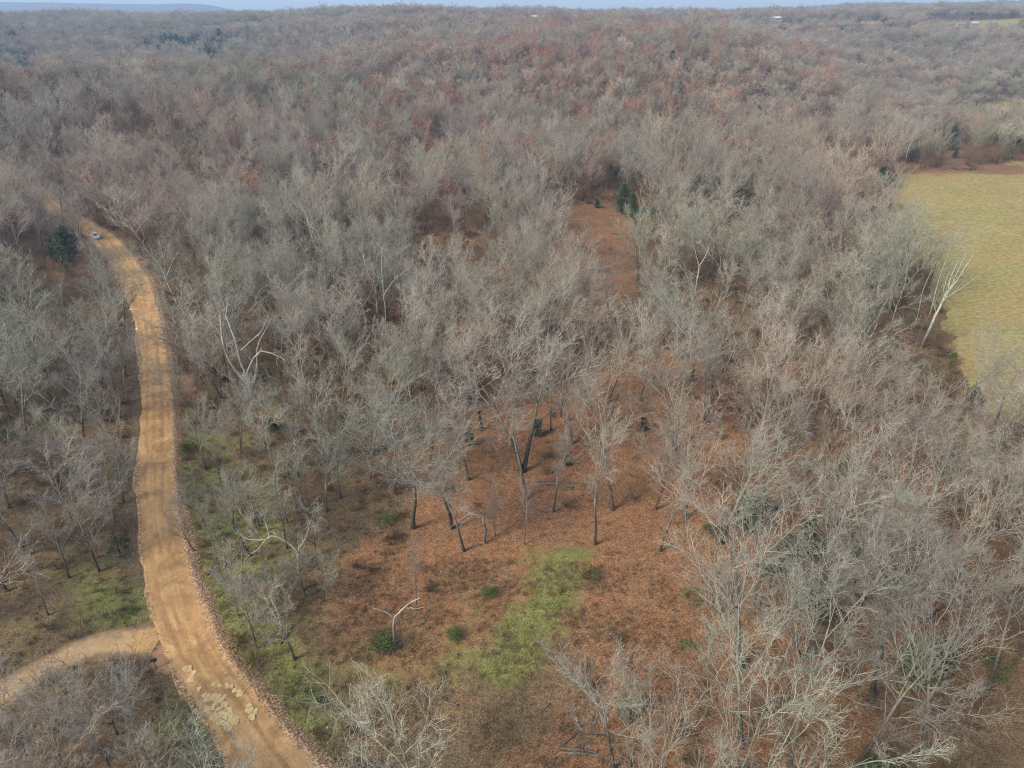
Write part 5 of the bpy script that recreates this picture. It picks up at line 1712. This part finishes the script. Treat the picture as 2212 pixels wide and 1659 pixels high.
for i, (px, py, sx, lab) in enumerate([(283, 668, 0.9, 'largest white rock slab on the left road edge, up by the bend'), (288, 692, 0.45, 'small white rock just below the largest roadside slab'),
                                       (296, 711, 0.8, 'flat pale rock slab halfway down the left road edge'), (306, 748, 0.5, 'pale rock on the left road edge below the flat slab'),
                                       (309, 763, 0.4, 'little white rock beside the wheel track on the left'), (301, 812, 0.45, 'round white stone alone left of the road'),
                                       (313, 778, 0.5, 'low pale rock in the left wheel track'), (1813, 1066, 0.35, 'pale stone on the brown leaves of the right wood'),
                                       (708, 1573, 0.22, 'small white stone at the outer edge of the right shoulder')]):
    rng = np.random.default_rng(i + 60)
    p = G3(px, py)
    V_, F_ = stone_mesh(rng, sx * 0.5, sx * 0.42, 0.16)
    o = link(bpy.data.objects.new('rock', mesh_from('rock', V_, None, M['rock_white'], F_, smooth=False)))
    o.location = (p.x, p.y, z_at(p.x, p.y) + 0.08)
    o.rotation_euler = (0, 0, rng.uniform(0, 6))
    tag(o, lab, 'rock', 'pale rocks beside the road')
    LAND.append((lab, p.x, p.y))

# loose gravel thrown along both shoulders
rngc = np.random.default_rng(12)
X_, Y_, W_, RX_, RY_, SS_ = RD
sel = np.where((np.hypot(X_, Y_) < 135) & (Y_ > 12))[0]
stones = []
smesh = []
for k_ in range(3):
    V_, F_ = stone_mesh(rngc, 0.055, 0.045, 0.03)
    smesh.append(mesh_from('stone', V_, None, M['chips'], F_, smooth=False))
N_ = 9500
pick = rngc.choice(sel, N_)
side = rngc.random(N_) < 0.88
offs = np.where(side, W_[pick] + 0.15 + np.abs(rngc.normal(0.55, 0.5, N_)), -(W_[pick] + 0.0 + np.abs(rngc.normal(0.3, 0.4, N_))))
cx_ = X_[pick] + RX_[pick] * offs + rngc.normal(0, 0.25, N_)
cy2 = Y_[pick] + RY_[pick] * offs + rngc.normal(0, 0.25, N_)
sc_ = np.clip(rngc.lognormal(-0.25, 0.45, N_), 0.35, 2.2)
gr = scatter('gravel', np.stack([cx_, cy2, terrain(cx_, cy2) + 0.10], 1), np.stack([rngc.uniform(0, 6, N_), rngc.normal(0, 0.3, N_), rngc.uniform(0, 6, N_)], 1),
             np.stack([sc_, sc_, sc_], 1), rngc.integers(0, 3, N_), smesh)
tag(gr, 'loose reddish gravel and stones along the shoulders of the dirt road', 'gravel')

# ------------------------------------------------------------------ car on the road
def make_car():
    p = G3(207, 514)
    q = G3(235, 545)
    ang = math.atan2(q.y - p.y, q.x - p.x)
    root = empty('car', (p.x, p.y, z_at(p.x, p.y) + 0.09), (0, 0, ang))
    # side profile (x forward, z up) swept across with tumblehome
    prof = [(-2.2, 0.35), (-2.25, 0.75), (-2.1, 1.0), (-1.2, 1.05), (1.0, 0.98), (1.95, 0.85), (2.22, 0.65), (2.22, 0.35)]
    n = len(prof)
    V_, F_ = [], []
    for yy, sc in ((-0.88, 0.94), (-0.80, 1.0), (0.80, 1.0), (0.88, 0.94)):
        for (a_, b_) in prof:
            V_.append((a_ * (sc if abs(yy) > 0.85 else 1), yy, b_ if abs(yy) < 0.85 else 0.35 + (b_ - 0.35) * 0.93))
    for r_ in range(3):
        for i in range(n):
            j = (i + 1) % n
            F_.append((r_ * n + i, r_ * n + j, (r_ + 1) * n + j, (r_ + 1) * n + i))
    F_.append(tuple(range(n - 1, -1, -1)))
    F_.append(tuple(range(3 * n, 4 * n)))
    me_ = bpy.data.meshes.new('body'); me_.from_pydata(V_, [], F_); me_.materials.append(M['carpaint'])
    link(bpy.data.objects.new('body', me_), root)
    mb = MB()
    mb.add([(-1.75, -.76, 1.0), (0.95, -.76, 1.0), (0.95, .76, 1.0), (-1.75, .76, 1.0), (-1.3, -.60, 1.48), (0.15, -.60, 1.48), (0.15, .60, 1.48), (-1.3, .60, 1.48)],
           [[0, 1, 5, 4], [1, 2, 6, 5], [2, 3, 7, 6], [3, 0, 4, 7]])
    mb.build('window', M['glass'], root)
    mb = MB()
    mb.box((-0.57, 0, 1.50), (1.50, 1.24, 0.06))
    for sx_, ex in ((-1.52, -1.75), (0.5, 0.92)):
        for yy in (-1, 1):
            mb.tube([(ex, yy * 0.765, 1.0), (-1.31 if sx_ < 0 else 0.16, yy * 0.61, 1.49)], [0.04, 0.035], 4)
    for yy in (-1, 1):
        mb.tube([(-0.45, yy * 0.77, 1.0), (-0.5, yy * 0.61, 1.49)], [0.05, 0.04], 4)
    mb.build('roof', M['carpaint'], root)
    wm = MB()
    ring_ = [(0, -0.11, 0), (0, 0.11, 0)]
    wm.tube(ring_, [0.33, 0.33], 16)
    wme = wm.mesh('wheel', M['rubber'])
    hm = MB(); hm.tube([(0, -0.12, 0), (0, 0.12, 0)], [0.19, 0.19], 10)
    hme = hm.mesh('rim', M['carpaint'])
    for sx_ in (-1.38, 1.35):
        for yy in (-0.80, 0.80):
            w_ = link(bpy.data.objects.new('wheel', wme), root); w_.location = (sx_, yy, 0.33)
            link(bpy.data.objects.new('rim', hme), w_)
    for yy in (-0.62, 0.62):
        mb = MB(); mb.box((0, 0, 0), (0.10, 0.36, 0.15)); h_ = mb.build('headlight', M['lamp'], root); h_.location = (2.19, yy, 0.66)
    tag(root, 'silver car half hidden by branches on the road beside the cedars', 'car')
    LAND.append(('silver car', p.x, p.y))
make_car()

# ------------------------------------------------------------------ mailbox
def make_mailbox():
    p = G3(337, 1443)
    root = empty('mailbox', (p.x, p.y, z_at(p.x, p.y)), (0, 0, R(25)))
    root.scale = (0.85, 0.85, 0.9)
    mb = MB(); mb.box((0, 0, 0.5), (0.11, 0.11, 1.2)); mb.box((0.12, 0, 1.02), (0.5, 0.10, 0.08))
    mb.build('post', M['postwood'], root)
    mb = MB()
    n = 10
    pts = [(-0.17, 0.0), (0.17, 0.0)] + [(0.17 * math.cos(a_), 0.22 + 0.17 * math.sin(a_)) for a_ in np.linspace(0, math.pi, n)]
    m_ = len(pts)
    V_ = [(-0.36, y_, 1.1 + z_) for y_, z_ in pts] + [(0.36, y_, 1.1 + z_) for y_, z_ in pts]
    F_ = [(i, (i + 1) % m_, m_ + (i + 1) % m_, m_ + i) for i in range(m_)] + [tuple(range(m_ - 1, -1, -1)), tuple(range(m_, 2 * m_))]
    me_ = bpy.data.meshes.new('box'); me_.from_pydata(V_, [], F_); me_.materials.append(M['black_metal'])
    link(bpy.data.objects.new('box', me_), root)
    mb = MB(); mb.box((0.365, 0, 1.29), (0.02, 0.33, 0.36)); d_ = mb.build('door', M['black_metal'], root)
    mb = MB(); mb.box((-0.05, 0.185, 1.42), (0.04, 0.015, 0.20)); mb.build('flag', simple_mat('red_flag', (0.35, 0.03, 0.02)), root)
    tag(root, 'black mailbox on a wooden post where the driveway meets the road', 'mailbox')
    LAND.append(('black mailbox', p.x, p.y))
make_mailbox()

# ------------------------------------------------------------------ far houses and poles
def far_point(px, dist):
    a_ = (px - 1106) / FPX
    # horizontal direction of that picture column near the horizon
    dep = CT
    dx, dy = a_, CT
    l = math.hypot(dx, dy)
    x, y = dx / l * dist, dy / l * dist
    return x, y, z_at(x, y)

def house(px, dist, L, W, Hh, roofm, label, rz=0.0, ridge=2.2, lift=0.0):
    x, y, z = far_point(px, dist)
    root = empty('house', (x, y, z + lift), (0, 0, rz))
    mb = MB(); mb.box((0, 0, Hh / 2 - 0.4), (L, W, Hh + 0.8)); mb.build('wall', M['siding'], root)
    mb = MB()
    l2, w2 = L / 2 + 0.5, W / 2 + 0.5
    mb.add([(-l2, -w2, Hh), (l2, -w2, Hh), (l2, 0, Hh + ridge), (-l2, 0, Hh + ridge), (l2, w2, Hh), (-l2, w2, Hh),
            (-l2, -w2, Hh - .15), (l2, -w2, Hh - .15), (l2, w2, Hh - .15), (-l2, w2, Hh - .15)],
           [[0, 1, 2, 3], [3, 2, 4, 5], [0, 6, 7, 1], [4, 8, 9, 5], [6, 9, 8, 7]], [[0, 3, 5], [1, 4, 2]])
    mb.build('roof', roofm, root)
    for k_ in (-0.3, 0.0, 0.3):
        mb = MB(); mb.box((k_ * L, -W / 2 - 0.02, Hh * 0.55), (1.2, 0.08, 1.2)); mb.build('window', M['glass'], root)
    mb = MB(); mb.box((0.15 * L, -W / 2 - 0.02, 1.05), (1.0, 0.06, 2.1)); mb.build('door', M['postwood'], root)
    tag(root, label, 'house')

house(475, 905, 13, 8, 3.0, M['roof_pale'], 'pale-roofed house among evergreens on the far left hill', 0.1, lift=5)
house(1146, 1235, 13, 9, 3.4, M['roof_pink'], 'left one of two pinkish roofs on the centre skyline', 0.1, lift=5)
house(1162, 1245, 11, 8, 3.2, M['roof_pink'], 'right one of two pinkish roofs on the centre skyline', -0.2, lift=5)
house(1556, 1140, 12, 9, 3.4, M['roof_pale'], 'white house on the ridge right of the centre skyline', 0.3, lift=5)
house(1893, 1270, 10, 7, 3.6, M['roof_pale'], 'white house on the far right ridge beside the pasture', 0.2, lift=4)
house(1869, 1260, 5, 4, 2.4, M['roof_pale'], 'small white shed left of the far right house', 0.0, 1.2, lift=4)
house(549, 1330, 12, 8, 3.4, M['roof_pale'], 'white speck of a house on the left skyline', 0.0, lift=5)

def power_pole(px, dist, H, label):
    x, y, z = far_point(px, dist)
    root = empty('utility_pole', (x, y, z))
    mb = MB(); mb.tube([(0, 0, -0.5), (0, 0, H)], [0.22, 0.16], 6); mb.build('pole', M['pole'], root)
    mb = MB(); mb.box((0, 0, H - 1.0), (2.6, 0.16, 0.16)); mb.build('crossarm', M['postwood'], root)
    tag(root, label, 'utility pole')
power_pole(433, 880, 20, 'white pole left of the pale-roofed house on the left hill')
power_pole(1404, 1150, 17, 'white pole at the left end of the skyline pasture')

# ------------------------------------------------------------------ labels for the remaining single trees
ORD = ['nearest', 'second', 'third', 'fourth', 'fifth', 'sixth', 'seventh', 'eighth', 'ninth', 'tenth']
SHORT = [
    ('black mailbox', 337, 1443), ('driveway mouth', 350, 1375), ('cracked bedrock patch', 480, 1540), ('silver car', 207, 514), ('tallest dark cedar', 152, 572),
    ('small roadside cedar', 150, 598), ('white sycamore by the road', 386, 672), ('huge silver dead tree', 548, 872), ('white sycamore trio', 818, 710),
    ('pale branchless stub', 895, 722), ('long fallen logs', 1230, 1045), ('two parallel white logs', 1260, 1625), ('small Y-shaped dead tree', 856, 1400),
    ('silvery curling dead tree', 655, 1275), ('broken-topped snag', 1048, 1172), ('leafy path head', 1290, 460), ('foot of the leafy path', 1290, 650),
    ('big grey-green path cedar', 1345, 462), ('white forked path tree', 1497, 660), ('pale upright wood tree', 1808, 560),
    ('leaning field sycamore', 1983, 752), ('near corner of the hay field', 2100, 872), ('back corner of the hay field', 1950, 380), ('big oak on the clearing rim', 1600, 1442),
    ('big forked oak', 1880, 1512), ('broad grey-green cedar', 1735, 1200), ('yellow-green slope cedar', 1600, 1135), ('very dark narrow cedar', 1833, 1215),
    ('wide olive cedar', 1975, 1470), ('bottom right corner', 2200, 1650), ('right frame edge, halfway down', 2200, 1150), ('left frame edge, halfway down', 20, 830),
    ('bottom left corner', 20, 1650), ('far end of the driveway', 20, 1250), ('twin-trunked tree', 1128, 1020), ('small dark cedar', 1015, 962),
    ('brushy opening', 975, 620), ('orange soil bank', 425, 858), ('first bend of the road', 300, 640), ('largest roadside rock', 283, 668), ('low cedar by the path', 1400, 525),
    ('middle left wood edge', 120, 760), ('wood left of the trio', 690, 640), ('dark cedar left of the opening', 780, 540), ('centre of the right wood', 1750, 800),
    ('wood above the clearing', 1100, 820), ('wood between path and field', 1650, 640), ('left wood below the bend', 120, 1060),
    ('field edge margin', 2040, 800), ('wood left of the car', 60, 560)]
L2 = [(n_, *[float(k_) for k_ in G(a_, b_)]) for n_, a_, b_ in SHORT]
groups = {}
for t in TREES:
    if t['label']: continue
    d_ = [((t['x'] - lx) ** 2 + (t['y'] - ly) ** 2, n_, lx, ly) for n_, lx, ly in L2]
    d_.sort()
    for rank_, (dd, n_, lx, ly) in enumerate(d_[:1]):
        dx, dy = t['x'] - lx, t['y'] - ly
        side_ = ('behind' if dy > 0 else 'in front of') if abs(dy) >= abs(dx) else ('right of' if dx > 0 else 'left of')
        groups.setdefault((n_, side_), []).append((dd, t))
for (n_, side_), lst in groups.items():
    lst.sort(key=lambda k_: k_[0])
    for i, (dd, t) in enumerate(lst):
        if len(lst) == 1 and False:
            t['obj']['label'] = f"{t['look']} grey bare tree {side_} the {n_}"
        elif i == 0:
            t['obj']['label'] = f"{t['look']} bare tree nearest to and {side_} the {n_}"
        else:
            t['obj']['label'] = f"{t['look']} bare tree, {ORD[min(i, 9)]} {side_} the {n_}"

# ------------------------------------------------------------------ haze
HZ = 9300.0
mb = MB()
mb.box((0, 4300, 88), (2 * 9700, 2 * 5400, 2 * 100))
hm, hnt, hb = new_mat('thin_haze')
hnt.nodes.remove(hb)
hv = hnt.nodes.new('ShaderNodeVolumePrincipled')
hv.inputs['Color'].default_value = (0.55, 0.75, 1.0, 1)
hv.inputs['Density'].default_value = 0.00022
hv.inputs['Anisotropy'].default_value = 0.2
hnt.links.new(hv.outputs[0], [n_ for n_ in hnt.nodes if n_.type == 'OUTPUT_MATERIAL'][0].inputs['Volume'])
hz = mb.build('haze', hm)
tag(hz, kind='stuff')
print('objects', len(SC.objects), 'single trees', len(TREES))
